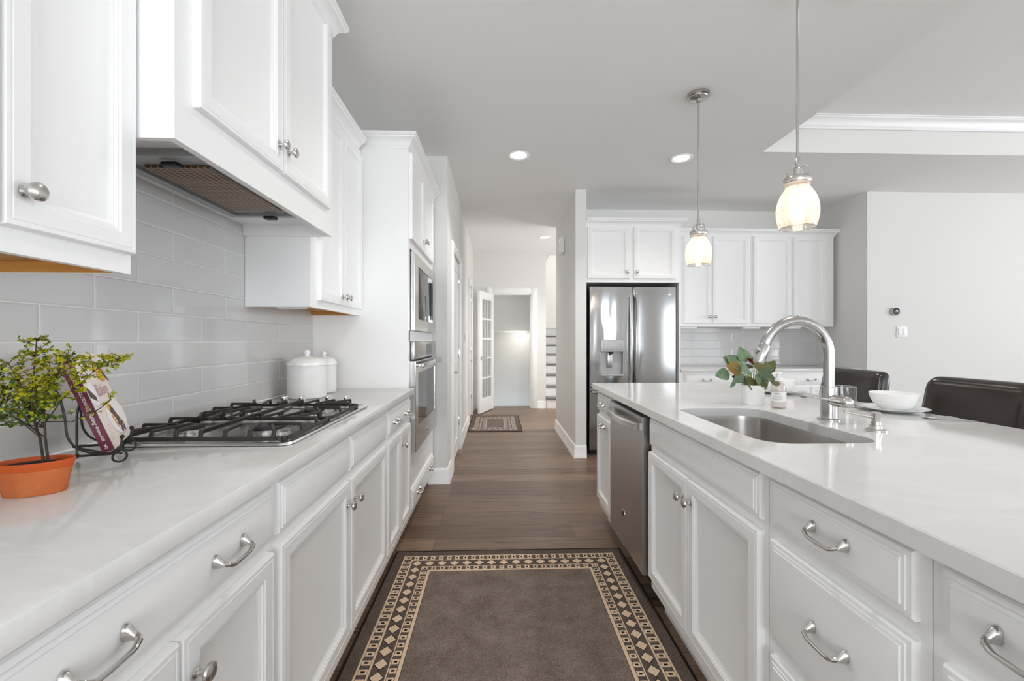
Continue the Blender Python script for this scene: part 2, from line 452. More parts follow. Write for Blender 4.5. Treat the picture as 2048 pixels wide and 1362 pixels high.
def fr(side, plane, a0, a1, z0, z1):
    if side == 'L': return (V((plane, a0, z0)), V((0, 1, 0)), V((0, 0, 1)), V((1, 0, 0)), a1 - a0, z1 - z0)
    if side == 'R': return (V((plane, a1, z0)), V((0, -1, 0)), V((0, 0, 1)), V((-1, 0, 0)), a1 - a0, z1 - z0)
    return (V((a0, plane, z0)), V((1, 0, 0)), V((0, 0, 1)), V((0, -1, 0)), a1 - a0, z1 - z0)


def on(f, a, b_, h=0.): return f[0] + f[1] * a + f[2] * b_ + f[3] * h


DOOR = [(0, 0), (0, .014), (.003, .019), (.009, .0195), (.011, .0175), (.013, .0195), (.040, .0195), (.044, .0165), (.047, .0165), (.050, .0125), (.053, .0125), (.060, .0075), (.064, .0065)]
DRAWER = [(0, 0), (0, .009), (.003, .013), (.011, .014), (.012, .0165), (.018, .0170), (.019, .0195), (.024, .0205)]


def text(s, size, f, mat_, parent, name='lettering', align='CENTER', thick=.0004, shear=0., sx=1., off=0.):
    """f = (origin, u, v, n)"""
    cu = bpy.data.curves.new('t', 'FONT'); cu.body = s; cu.size = size; cu.align_x = align; cu.align_y = 'CENTER'; cu.extrude = thick / 2; cu.shear = shear
    cu.resolution_u = 3; cu.offset = off
    to = bpy.data.objects.new('t', cu); C.objects.link(to); bpy.context.view_layer.update()
    me = bpy.data.meshes.new_from_object(to); bpy.data.objects.remove(to); bpy.data.curves.remove(cu)
    o_, u, v_, n = [V(q) for q in f]
    mt = Matrix(((u.x * sx, v_.x, n.x, o_.x), (u.y * sx, v_.y, n.y, o_.y), (u.z * sx, v_.z, n.z, o_.z), (0, 0, 0, 1)))
    me.transform(mt); me.materials.clear(); me.materials.append(M[mat_]); me.name = name
    ob = bpy.data.objects.new(name, me); C.objects.link(ob)
    if parent is not None:
        ob.parent = parent; wl = V((0, 0, 0)); p = parent
        while p is not None: wl = wl + p.location; p = p.parent
        me.transform(Matrix.Translation(-wl))
    return ob


KNOB = [(.0095, 0), (.0095, .002), (.006, .005), (.005, .010), (.0058, .015), (.011, .018), (.0155, .0205), (.0165, .0235), (.0155, .027), (.011, .030), (.005, .0312), (0, .0315)]


def knob(parent, f, a, b_, h=.0195):
    k = B(); k.lathe(KNOB, on(f, a, b_, h), f[3], 22); return obj('knob', k, 'nickel', parent, label='satin nickel round knob')


def pull(parent, f, a, b_, h=.0205, L=.086):
    k = B(); u, v_, n = f[1], f[2], f[3]; c = on(f, a, b_, h); hl = L / 2
    for sg in (-1, 1):
        e = c + u * sg * hl
        ring = lambda r1, r2, hh, dz=0: [e + v_ * (math.sin(t) * r1 * .86 + dz) + u * math.cos(t) * r2 * .86 + n * hh for t in [2 * PI * i / 18 for i in range(18)]]
        k.loops([ring(.0155, .0085, 0), ring(.0155, .0085, .003), ring(.0125, .0065, .009, -.001), ring(.0075, .0055, .015, -.004), ring(.005, .005, .018, -.005)])
    pts = []
    for t, hh, d in ((-1, .010, -.004), (-.98, .019, -.006), (-.90, .0235, -.008), (-.70, .0255, -.0125), (-.6, .026, -.0135), (0, .0265, -.0140), (.6, .026, -.0135), (.70, .0255, -.0125), (.90, .0235, -.008), (.98, .019, -.006), (1, .010, -.004)):
        pts.append(c + u * t * hl + n * hh + v_ * d)
    k.tube(pts, [.0046, .0048, .0046, .0040, .0038, .0037, .0038, .0040, .0046, .0048, .0046], 10)
    return obj('pull_handle', k, 'nickel', parent, label='satin nickel bow pull')


def cdoor(parent, side, plane, a0, a1, z0, z1, knobs=(), pulls=(), name='door', hinge=False):
    f = fr(side, plane, a0, a1, z0, z1); d = B().panel(f, DOOR); d = obj(name, d, 'cab', parent)
    for a, z in knobs: knob(d, f, (a - a0) if side != 'R' else (a1 - a), z - z0)
    for a, z in pulls: pull(d, f, (a - a0) if side != 'R' else (a1 - a), z - z0, h=.0195)
    return d


def cdrawer(parent, side, plane, a0, a1, z0, z1, pulls=()):
    f = fr(side, plane, a0, a1, z0, z1); d = B().panel(f, DRAWER); d = obj('drawer_front', d, 'cab', parent)
    for a, z in pulls: pull(d, f, (a - a0) if side != 'R' else (a1 - a), z - z0)
    return d


CROWN = [(0, 0), (.006, 0), (.006, .010), (.012, .014), (.014, .024), (.022, .036), (.034, .046), (.046, .052), (.048, .060), (.056, .064), (.056, .080), (0, .080)]
BASE = [(0, 0), (.022, 0), (.022, .012), (.016, .022), (.015, .105), (.011, .118), (.006, .128), (0, .130)]


# ------------------------------------------------------------------ the setting
CH = 2.743
XW = -1.11                    # left kitchen wall
XH = -.418                    # hall left wall
b = B(); b.box(-1.4, -4.2, -.12, 8.4, 7.95, 0); struct('floor', b, 'floor')
b = B(); b.box(XW - .15, -3.7, 0, XW, 3.66, CH); struct('wall_left', b, 'wall')
b = B(); b.box(XW - .15, 3.661, 0, XH, 3.80, CH); struct('wall_pantry_front', b, 'wall')
# hall left wall with two door openings
DA = (4.03, 4.80); DBo = (6.34, 7.02); DH = 2.04
b = B()
b.box(XH - .12, 3.801, 0, XH, DA[0], CH); b.box(XH - .12, DA[1], 0, XH, DBo[0], CH); b.box(XH - .12, DBo[1], 0, XH, 7.7, CH)
b.box(XH - .12, DA[0], DH, XH, DA[1], CH); b.box(XH - .12, DBo[0], DH, XH, DBo[1], CH)
b.box(XH - .115, DA[0], 0, XH - .06, DA[1], DH); b.box(XH - .115, DBo[0], 0, XH - .06, DBo[1], DH)  # added backing behind the door leaves, keeps sky light out of the gaps
struct('wall_hall_left', b, 'wall')
# far hall wall with basement doorway, ends at the staircase
FO = (-.084, .598, 2.022)
b = B(); b.box(XH - .12, 7.701, 0, FO[0], 7.82, CH); b.box(FO[0], 7.701, FO[2], FO[1], 7.82, CH); b.box(FO[1], 7.701, 0, .858, 7.82, CH)
struct('wall_hall_far', b, 'wall')
# partition beside the refrigerator, back wall, right walls
b = B(); b.box(.800, 4.42, 0, .912, 5.90, CH); struct('wall_partition', b, 'wall')
b = B(); b.box(.913, 5.09, 0, 3.83, 5.22, CH); struct('wall_back', b, 'wall')
b = B(); b.box(3.831, 4.38, 0, 8.2, 5.22, CH); struct('wall_right', b, 'wall')
b = B()
for y0, y1, z0, z1 in ((-3.9, 4.379, 0, .5), (-3.9, 4.379, 2.4, 3.03), (-3.9, -2.35, .5, 2.4), (-.25, .65, .5, 2.4), (2.75, 4.379, .5, 2.4)): b.box(8.0, y0, z0, 8.2, y1, z1)
struct('wall_living_side', b, 'wall')
b = B()
for x0, x1, z0, z1 in ((-1.26, 8.0, 2.4, 3.03), (-1.26, -1.1, 0, 2.4), (1.5, 2.75, 0, 2.4), (3.75, 5.2, 0, 2.4), (7.4, 8.0, 0, 2.4), (2.75, 3.75, 0, .3), (5.2, 7.4, 0, .3), (-1.1, 1.5, 0, .15)): b.box(x0, -3.9, z0, x1, -3.701, z1)
struct('wall_rear', b, 'wall')


def window(n, axis, p, a0, a1, z0, z1, cols):
    b = B(); t = .05
    def bx(a, a2, q, q2):
        if axis == 'Y': b.box(a, p, q, a2, p + .06, q2)
        else: b.box(p, a, q, p + .06, a2, q2)
    bx(a0, a1, z0, z0 + t); bx(a0, a1, z1 - t, z1); bx(a0, a0 + t, z0, z1); bx(a1 - t, a1, z0, z1)
    for i in range(1, cols): c = a0 + (a1 - a0) * i / cols; bx(c - .035, c + .035, z0, z1)
    c = (z0 + z1) / 2; bx(a0, a1, c - .02, c + .02)
    o = struct('window_%d' % n, b, 'trimw')


window(1, 'Y', -3.76, -1.1, 1.5, .15, 2.4, 2); window(2, 'Y', -3.76, 2.75, 3.75, .3, 2.4, 1); window(5, 'Y', -3.76, 5.2, 7.4, .3, 2.4, 2)
window(3, 'X', 8.0, -2.35, -.25, .5, 2.4, 2); window(4, 'X', 8.0, .65, 2.75, .5, 2.4, 2)
# ceiling with a raised tray over the living side
TX0, TX1, TY0, TY1, TZ = 2.17, 7.2, -2.8, 3.49, 3.03
b = B()
b.box(XW - .15, -3.9, CH, TX0, 7.82, CH + .05)
b.box(TX0, TY1, CH, 8.2, 5.3, CH + .05); b.box(TX1, -3.9, CH, 8.2, TY1, CH + .05); b.box(TX0, -3.9, CH, TX1, TY0, CH + .05)
b.box(TX0, 5.3, CH, 2.5, 7.82, CH + .05)
struct('ceiling', b, 'ceil')
b = B(); b.box(TX0 - .1, TY0 - .1, TZ, TX1 + .1, TY1 + .1, TZ + .05); struct('ceiling_tray', b, 'ceil')
b = B()
b.box(TX0 - .06, TY1 + .001, CH + .051, TX1 + .06, TY1 + .06, TZ); b.box(TX0 - .06, TY0 - .06, CH + .051, TX1 + .06, TY0, TZ)
b.box(TX0 - .06, TY0, CH + .051, TX0, TY1, TZ); b.box(TX1, TY0, CH + .051, TX1 + .06, TY1, TZ)
b.box(TX0 + .0005, TY1 - .004, CH, TX1, TY1, CH + .051); b.box(TX1 - .004, TY0, CH, TX1, TY1, CH + .051); b.box(TX0, TY0, CH, TX1, TY0 + .004, CH + .051)
struct('wall_tray_sides', b, 'wall')
tc = [(.0, -.092), (.010, -.092), (.010, -.080), (.016, -.074), (.020, -.058), (.034, -.036), (.052, -.022), (.060, -.020), (.062, -.010), (.072, -.008), (.072, 0), (0, 0)]
b = B(); b.sweep([(TX0, TY0), (TX0, TY1 - .004), (TX1 - .004, TY1 - .004), (TX1 - .004, TY0)], tc, TZ); struct('trim_1', b, 'trimw')
# baseboards
b = B(); b.sweep([(-.575, 3.661), (XH, 3.661), (XH, DA[0] - .075)], BASE, 0); struct('baseboard_pantry', b, 'trimw')
b = B(); b.sweep([(XH, DA[1] + .075), (XH, DBo[0] - .075)], BASE, 0); struct('baseboard_hall', b, 'trimw')
b = B(); b.sweep([(XH, DBo[1] + .075), (XH, 7.70), (FO[0] - .115, 7.70)], BASE, 0); struct('baseboard_far_left', b, 'trimw')
b = B(); b.sweep([(.800, 5.90), (.800, 4.42), (.912, 4.42)], BASE, 0); struct('baseboard_partition', b, 'trimw')
b = B(); b.sweep([(FO[1] + .115, 7.70), (.872, 7.70)], BASE, 0); struct('baseboard_far_right', b, 'trimw')


# casings and doors
def casing(n, y0, y1, h):
    b = B(); wd = .075; t = .018; x = XH
    for a, a2 in ((y0 - wd, y0), (y1, y1 + wd)):
        b.box(x, a, 0, x + t, a2, h + wd, .004); b.box(x + t - .001, a + .012, 0, x + t + .006, a2 - .03, h + wd - .012, .003)
    b.box(x, y0, h, x + t, y1, h + wd, .004); b.box(x + t - .001, y0 - .03, h + .03, x + t + .006, y1 + .03, h + wd - .012, .003)
    struct('trim_%d' % n, b, 'trimw')


def hall_door(n, y0, y1):
    x = XH - .012
    e = thing('door_%d' % n, '', '', (x - .02, y0, 0)); del e['label']; del e['category']; e['kind'] = 'structure'
    b = B(); b.box(x - .035, y0 + .004, .012, x - .008, y1 - .004, DH - .004)
    for z0, z1 in ((.16, .86), (.98, 1.92)):
        f = fr('L', x - .008, y0 + .13, y1 - .13, z0, z1); b.panel(f, [(0, 0), (.0, .004), (.012, .008), (.028, .002), (.05, .002), (.08, .008)])
    fl = fr('L', x - .008, y0 + .004, y1 - .004, .012, DH - .004)
    # stiles and rails around the sunk panels
    for a, a2, z0, z1 in ((y0 + .004, y0 + .13, .012, DH - .004), (y1 - .13, y1 - .004, .012, DH - .004), (y0 + .13, y1 - .13, .012, .16), (y0 + .13, y1 - .13, .86, .98), (y0 + .13, y1 - .13, 1.92, DH - .004)):
        b.box(x - .009, a, z0, x + .004, a2, z1)
    d = obj('door_leaf', b, 'trimw', e)
    h = B(); f = fr('L', x + .004, y0, y1, 0, DH); p = on(f, .07, .90)
    h.lathe([(.026, 0), (.026, .006), (.018, .010), (.011, .012), (.011, .045), (.012, .055), (0, .056)], p, f[3], 20)
    h.tube([p + V((.046, 0, 0)), p + V((.050, .03, 0)), p + V((.050, .11, 0))], [.010, .009, .008], 10)
    obj('door_handle', h, 'nickel', e)
    for z in (.28, 1.02, 1.82):
        g = B(); g.box(x + .002, y1 - .018, z, x + .014, y1 + .012, z + .09, .001); g.cyl((x + .016, y1 - .002, z - .003), (x + .016, y1 - .002, z + .093), .006, seg=10)
        obj('hinge', g, 'nickel', e)


casing(2, DA[0], DA[1], DH); hall_door(1, *DA); casing(3, DBo[0], DBo[1], DH); hall_door(2, *DBo)
# basement doorway casing
b = B(); y = 7.70; wd = .112
for x0, x1 in ((FO[0] - wd, FO[0]), (FO[1], FO[1] + wd)):
    b.box(x0, y - .018, 0, x1, y, FO[2] + wd, .004); b.box(x0 + .02, y - .024, 0, x1 - .03, y - .016, FO[2] + wd - .02, .003)
b.box(FO[0], y - .018, FO[2], FO[1], y, FO[2] + wd, .004)
b.box(FO[0], y, 0, FO[0] + .015, y + .119, FO[2]); b.box(FO[1] - .015, y, 0, FO[1], y + .119, FO[2]); b.box(FO[0], y, FO[2] - .015, FO[1], y + .119, FO[2])
struct('trim_4', b, 'trimw')
# basement stair shaft behind it
b = B(); b.box(-.6, 8.95, -1.6, .857, 9.05, 1.36); struct('wall_basement_lower', b, 'wall')
b = B(); b.loops([[V((x, 8.75, 1.40)), V((x, 9.75, 2.85)), V((x, 9.85, 2.85)), V((x, 8.95, 1.40))] for x in (-.6, .857)]); struct('wall_basement_upper', b, 'wall')
b = B(); b.box(-.6, 8.72, 1.36, .857, 9.05, 1.399, .003); struct('trim_5', b, 'trimw')
b = B(); b.box(-.72, 7.821, -1.6, -.601, 9.9, 2.85); struct('wall_basement_left', b, 'wall')
b = B(); b.box(-.72, 7.821, 2.80, .98, 9.9, 2.84); struct('ceiling_basement', b, 'ceil')
b = B(); b.box(.858, 7.821, 0, .878, 11.0, 4.1); struct('wall_stair_left', b, 'wall')
b = B(); b.box(.858, 10.9, 0, 2.6, 11.0, 4.1); struct('wall_stair_far', b, 'wall')
b = B(); b.box(2.5, 5.221, 0, 2.6, 10.9, 4.1); struct('wall_stair_right', b, 'wall')
b = B(); b.box(.85, 7.81, 4.1, 2.6, 11.0, 4.15); b.box(.858, 7.82, CH, 2.6, 7.86, 4.1); struct('ceiling_stair', b, 'ceil')
b = B(); b.box(-.72, 7.821, -1.75, .98, 9.9, -1.61); struct('floor_basement', b, 'floor')
b = B(); b.box(.858, 7.821, -1.6, .878, 9.9, -.001); struct('wall_basement_right', b, 'wall')
b = B(); b.box(.50, 8.70, 1.315, .57, 8.80, 1.345, .006); obj_l = obj('wall_lamp', b, 'lightstrip'); tag(obj_l, 'small bright lamp under the white ledge in the basement doorway', 'lamp')
ld = bpy.data.lights.new('basement_lamp_light', 'AREA'); ld.color = (1, .93, .84); ld.energy = 1.1; ld.size = .3; lo = bpy.data.objects.new('basement_lamp_light', ld); C.objects.link(lo); lo.location = (.40, 8.45, 1.25); lo.rotation_euler = (math.radians(50), 0, 0)
ld = bpy.data.lights.new('basement_fill_light', 'POINT'); ld.energy = 3.4; ld.shadow_soft_size = .15; lo = bpy.data.objects.new('basement_fill_light', ld); C.objects.link(lo); lo.location = (-.25, 8.25, 2.5)  # added fill lamp without a fixture, lightens the upper shaft wall

# staircase
st = thing('staircase', 'white staircase with grey treads rising beyond the hall', 'staircase', (1.6, 7.65, 0))
for i in range(8):
    z = .186 * (i + 1); yy = 7.66 + .26 * i
    r = B(); r.box(.880, yy, z - .186 + (.001 if i == 0 else 0), 2.49, yy + .26 + .0, z - .028); obj('riser', r, 'trimw', st, label='white riser')
    if i < 7:
        t = B(); t.box(.880, yy - .025, z - .027, 2.49, yy + .262, z, .006); obj('tread', t, 'tread', st)
t = B(); t.box(.880, 7.66 + .26 * 7 - .025, .186 * 8 - .027, 2.49, 10.89, .186 * 8 + .02, .006); obj('landing', t, 'trimw', st, label='white top landing nosing')

# ------------------------------------------------------------------ left run: base cabinets
XF = -.535                      # face-frame plane of the left run
ZT, ZB = .879, .115


def base_body(parent, side, y0, y1, xb, xf, toe):
    b = B(); b.box(xb, y0 + .0005, ZB, xf, y1 - .0005, ZT); obj('body', b, 'cab', parent)
    s = 1 if side == 'L' else -1
    b = B(); b.box(xb, y0 + .0005, .001, xf - s * toe, y1 - .0005, ZB - .0005); obj('toe_kick', b, 'cab', parent)


PZ = .797; KZ = .632
t = thing('base_cabinet', 'white base cabinet nearest the camera, wide two-pull drawer over two doors, left counter', 'cabinet', (-.8, .72, 0))
base_body(t, 'L', .36, 1.044, -1.105, XF, .075)
cdrawer(t, 'L', XF, .40, 1.029, .735, .861, [(.575, PZ), (.853, PZ)])
cdoor(t, 'L', XF, .732, 1.029, .175, .708, [(.762, KZ)]); cdoor(t, 'L', XF, .40, .727, .175, .708, [(.697, KZ)])
t = thing('base_cabinet', 'white base cabinet under the gas cooktop, two plain false drawer fronts over two doors', 'cabinet', (-.8, 1.55, 0))
base_body(t, 'L', 1.045, 2.065, -1.105, XF, .075)
cdrawer(t, 'L', XF, 1.060, 1.547, .735, .861); cdrawer(t, 'L', XF, 1.562, 2.052, .735, .861)
cdoor(t, 'L', XF, 1.060, 1.547, .175, .708, [(1.515, KZ)]); cdoor(t, 'L', XF, 1.562, 2.052, .175, .708, [(1.594, KZ)])
t = thing('base_cabinet', 'narrow white base cabinet between cooktop cabinet and tall oven cabinet, one drawer over two doors', 'cabinet', (-.8, 2.35, 0))
base_body(t, 'L', 2.066, 2.633, -1.105, XF, .075)
cdrawer(t, 'L', XF, 2.082, 2.620, .735, .861, [(2.215, PZ), (2.475, PZ)])
cdoor(t, 'L', XF, 2.082, 2.350, .175, .708); cdoor(t, 'L', XF, 2.354, 2.620, .175, .708, [(2.385, KZ)])
b = B(); b.box(XW + .001, -.55, .880, -.496, 2.633, .915, .003)
tag(obj('countertop', b, 'quartz'), 'long white quartz countertop along the tiled left wall, holding the gas cooktop', 'countertop')
b = B(); b.box(XW + .001, -.55, .9155, XW + .008, 2.633, 1.377); b.box(XW + .001, 1.003, 1.3775, XW + .008, 1.937, 1.80)
tag(obj('tile_backsplash', b, 'tileL'), 'glossy grey subway tile backsplash behind the gas cooktop', 'backsplash')
b = B(); b.tube([(XW + .010, -.5, .9185), (XW + .010, 2.63, .9185)], .004, 6); struct('trim_6', b, 'trimw')

# ------------------------------------------------------------------ left run: wall cabinets and hood
UB = 1.348; UF = -.82          # bottom and face-frame plane of the wall cabinets


def wall_body(parent, y0, y1, zb, zt, xf):
    b = B(); b.box(XW + .0085, y0, zb + .030, xf, y1, zt)
    b.box(xf - .019, y0, zb, xf, y1, zb + .030); b.box(XW + .009, y0, zb, xf - .019, y0 + .012, zb + .030); b.box(XW + .009, y1 - .012, zb, xf - .019, y1, zb + .030)
    obj('body', b, 'cab', parent)
    b = B(); b.box(XW + .009, y0 + .013, zb + .026, xf - .020, y1 - .013, zb + .0295)
    b.box(xf - .023, y0 + .0125, zb + .001, xf - .0195, y1 - .0125, zb + .0255); b.box(XW + .009, y1 - .016, zb + .001, xf - .0235, y1 - .0125, zb + .0255)
    b.box(XW + .009, y0 + .0125, zb + .001, xf - .0235, y0 + .016, zb + .0255)
    obj('underside', b, 'wood_raw', parent, label='raw maple underside')


t = thing('upper_cabinet', 'white wall cabinet nearest the camera, cut by the left picture edge, above the potted plant', 'cabinet', (-.95, .72, UB))
wall_body(t, .43, 1.002, UB, 2.36, UF)
cdoor(t, 'L', UF, .735, .996, UB + .042, 2.33, [(.764, 1.452)]); cdoor(t, 'L', UF, .44, .728, UB + .042, 2.33)
t2 = thing('upper_cabinet', 'tall narrow white wall cabinet between range hood and oven cabinet, above the canisters', 'cabinet', (-.95, 2.28, UB))
wall_body(t2, 1.938, 2.632, UB, 2.335, UF)
cdoor(t2, 'L', UF, 2.010, 2.312, UB + .034, 2.285, [(2.285, 1.425)]); cdoor(t2, 'L', UF, 2.318, 2.616, UB + .034, 2.285, [(2.345, 1.425)])
b = B(); b.sweep([(UF, 1.939), (UF, 2.569)], CROWN, 2.300); obj('crown_molding', b, 'cab', t2)

HF = -.725
t = thing('range_hood_cabinet', 'white hood enclosure with two doors hanging above the gas cooktop', 'range hood', (-.9, 1.47, 1.655))
y0, y1 = 1.003, 1.937
b = B(); b.box(XW + .0085, y0, 1.70, HF, y1, 2.60)
b.box(HF - .019, y0, 1.655, HF, y1, 1.70); b.box(XW + .009, y0, 1.655, HF - .019, y0 + .016, 1.70); b.box(XW + .009, y1 - .016, 1.655, HF - .019, y1, 1.70)
obj('body', b, 'cab', t)
for a0, a1, k in ((1.060, 1.464, 1.436), (1.470, 1.874, 1.498)):
    cdoor(t, 'L', HF, a0, a1, 1.755, 2.56, [(k, 1.835)])
b = B(); b.sweep([(XW + .01, y0), (HF, y0), (HF, y1), (XW + .01, y1)], CROWN, 2.53); cr = obj('crown_molding', b, 'cab', t)
b = B(); b.box(-1.035, 1.16, 1.6895, -.760, 1.735, 1.6995)
b.box(-1.035, 1.16, 1.680, -.760, 1.185, 1.690); b.box(-1.035, 1.71, 1.680, -.760, 1.735, 1.690); b.box(-1.035, 1.186, 1.680, -1.005, 1.709, 1.690); b.box(-.79, 1.186, 1.680, -.760, 1.709, 1.690)
lnr = obj('hood_insert', b, 'hoodgrey', t, label='grey metal hood insert')
b = B(); b.box(-.985, 1.245, 1.681, -.800, 1.650, 1.689, .002); obj('filter', b, 'filter', lnr, label='brown mesh grease filter')
for yy in (1.205, 1.715):
    b = B(); b.box(-.90, yy - .015, 1.668, -.855, yy + .015, 1.6795, .005); obj('switch', b, 'black', lnr, label='black hood switch')
b = B(); b.box(-1.00, 1.985, UB - .004, -.875, 2.055, UB + .0255, .012, 3)
tag(obj('cabinet_light', b, 'plastic'), 'white under-cabinet light below the tall narrow wall cabinet, near the canisters', 'light')

# ------------------------------------------------------------------ tall oven cabinet with appliances
t = thing('oven_cabinet', 'tall white cabinet housing the microwave and wall oven', 'cabinet', (-.8, 3.13, 0))
y0, y1 = 2.636, 3.635
b = B()
b.box(-1.105, y0, ZB, XF, y0 + .019, 2.36); b.box(-1.105, y1 - .019, ZB, XF, y1, 2.36); b.box(-1.105, y0 + .0195, ZB, -1.09, y1 - .0195, 2.36)
b.box(-1.09, y0 + .0195, 1.765, XF, y1 - .0195, 2.36); b.box(-1.09, y0 + .0195, ZB, XF, y1 - .0195, .50)
b.box(-1.09, y0 + .0195, 1.1955, XF, y1 - .0195, 1.2605); b.box(XF - .019, y0 + .0195, .50, XF, 2.685, 1.765); b.box(XF - .019, 3.60, .50, XF, y1 - .0195, 1.765)
obj('body', b, 'cab', t)
b = B(); b.box(-1.105, y0, .001, XF - .075, y1, ZB - .0005); obj('toe_kick', b, 'cab', t)
cdoor(t, 'L', XF, 2.665, 3.095, 1.818, 2.342, [(3.065, 1.895)]); cdoor(t, 'L', XF, 3.101, 3.555, 1.818, 2.342, [(3.131, 1.895)])
cdrawer(t, 'L', XF, 2.665, 3.555, .160, .285, [(2.86, .225), (3.36, .225)])
b = B(); b.sweep([(UF + .001, y0), (XF, y0), (XF, y1)], CROWN, 2.355); obj('crown_molding', b, 'cab', t)

t = thing('microwave', 'built-in stainless microwave in the tall white cabinet above the wall oven', 'microwave', (-.8, 3.13, 1.26))
y0, y1, z0, z1 = 2.70, 3.585, 1.262, 1.750
b = B(); b.box(-1.0, y0 + .04, z0 + .02, XF, y1 - .04, z1 - .02); obj('body', b, 'black', t)
f = fr('L', XF + .001, y0, y1, z0, z1)
b = B(); b.loops([[on(f, a, c, h) for a, c in ((i, i2), (f[4] - i, i2), (f[4] - i, f[5] - i2), (i, f[5] - i2))] for i, i2, h in ((0, 0, 0), (0, 0, .022), (.004, .004, .026), (.125, .075, .026), (.125, .075, .016))], False, False); obj('trim_frame', b, 'steel', t)
b = B(); b.box(XF + .001, y0 + .126, z0 + .076, XF + .024, y1 - .126, z1 - .076, .003); dd = obj('door', b, 'blackglass', t, label='dark glass microwave door')
b = B(); b.box(XF + .0245, y1 - .16, z0 + .10, XF + .026, y1 - .135, z1 - .10); obj('control_panel', b, 'black', dd)
b = B(); b.box(XF + .0245, y1 - .205, z0 + .095, XF + .0262, y1 - .18, z0 + .125); obj('emblem', b, 'steel', dd)

t = thing('wall_oven', 'stainless wall oven with dark glass door below the microwave', 'oven', (-.8, 3.13, .51))
y0, y1, z0, z1 = 2.69, 3.595, .508, 1.194
b = B(); b.box(-1.05, y0 + .02, z0 + .02, XF, y1 - .02, z1 - .01); obj('body', b, 'black', t)
b = B(); b.box(XF + .001, y0, 1.082, XF + .028, y1, z1, .003); c_ = obj('control_panel', b, 'steel', t)
b = B(); b.box(XF + .0285, y0 + .22, 1.10, XF + .0295, y1 - .22, 1.175); obj('display', b, 'blackglass', c_)
f = fr('L', XF + .001, y0, y1, z0, 1.072)
b = B(); b.loops([[on(f, a, c, h) for a, c in ((i, i2), (f[4] - i, i2), (f[4] - i, f[5] - i3), (i, f[5] - i3))] for i, i2, i3, h in ((0, 0, 0, 0), (0, 0, 0, .030), (.004, .004, .004, .034), (.085, .15, .075, .034), (.085, .15, .075, .028))], True, False); dr = obj('door', b, 'steel', t)
b = B(); b.box(XF + .024, y0 + .086, z0 + .151, XF + .031, y1 - .086, 1.072 - .076); obj('window', b, 'blackglass', dr)
b = B(); b.box(XF + .060, y0 + .02, 1.030, XF + .080, y1 - .02, 1.060, .006)
b.box(XF + .034, y0 + .025, 1.034, XF + .062, y0 + .06, 1.056, .003); b.box(XF + .034, y1 - .06, 1.034, XF + .062, y1 - .025, 1.056, .003); obj('handle', b, 'steel', dr)


def emblem(parent, f, r):
    """small round maker's mark: a ring with two curled strokes"""
    c, u, v_, n = f[:4]; b = B()
    b.lathe([(r, 0), (r, .0015), (r * .86, .002), (0, .0012)], c, n, 28)
    o = obj('emblem', b, 'chrome', parent, label='small round metal emblem'); b = B()
    for sx, ph in ((-.28, .4), (.28, 2.6)):
        b.tube([c + n * .0022 + u * r * (sx + .26 * math.cos(a + ph)) + v_ * r * .42 * math.sin(a + ph) for a in [i * 1.5 * PI / 14 for i in range(15)]], r * .055, 5)
    b.tube([c + n * .0022 + u * r * .74 * math.cos(a) + v_ * r * .74 * math.sin(a) for a in [i * 2 * PI / 28 for i in range(29)]], r * .035, 5)
    obj('monogram', b, 'black', o)


emblem(dr, (on(f, f[4] / 2, .065, .034),) + f[1:4], .019)

# ------------------------------------------------------------------ far run: refrigerator wall
FRONT = 4.46
t = thing('refrigerator_cabinet', 'white two door cabinet above the refrigerator with side panel', 'cabinet', (1.41, 4.8, 0))
b = B(); b.box(.915, FRONT, 1.800, 1.905, 5.088, 2.40); b.box(1.887, FRONT, .001, 1.905, 5.088, 1.7995); obj('body', b, 'cab', t)
cdoor(t, 'B', FRONT, .930, 1.366, 1.838, 2.375, [(1.340, 1.908)]); cdoor(t, 'B', FRONT, 1.410, 1.848, 1.838, 2.375, [(1.440, 1.908)])
b = B(); b.sweep([(.914, FRONT), (1.905, FRONT), (1.905, 4.715)], CROWN, 2.375); obj('crown_molding', b, 'cab', t)

RX0, RX1, RY = .962, 1.880, 4.50
t = thing('refrigerator', 'stainless french door refrigerator with water dispenser beside the partition wall', 'refrigerator', (1.42, 4.75, 0))
b = B(); b.box(RX0 + .006, 4.565, .03, RX1 - .004, 5.06, 1.765); b.box(RX0 + .03, 4.60, .001, RX1 - .03, 5.0, .03); obj('body', b, 'black', t)


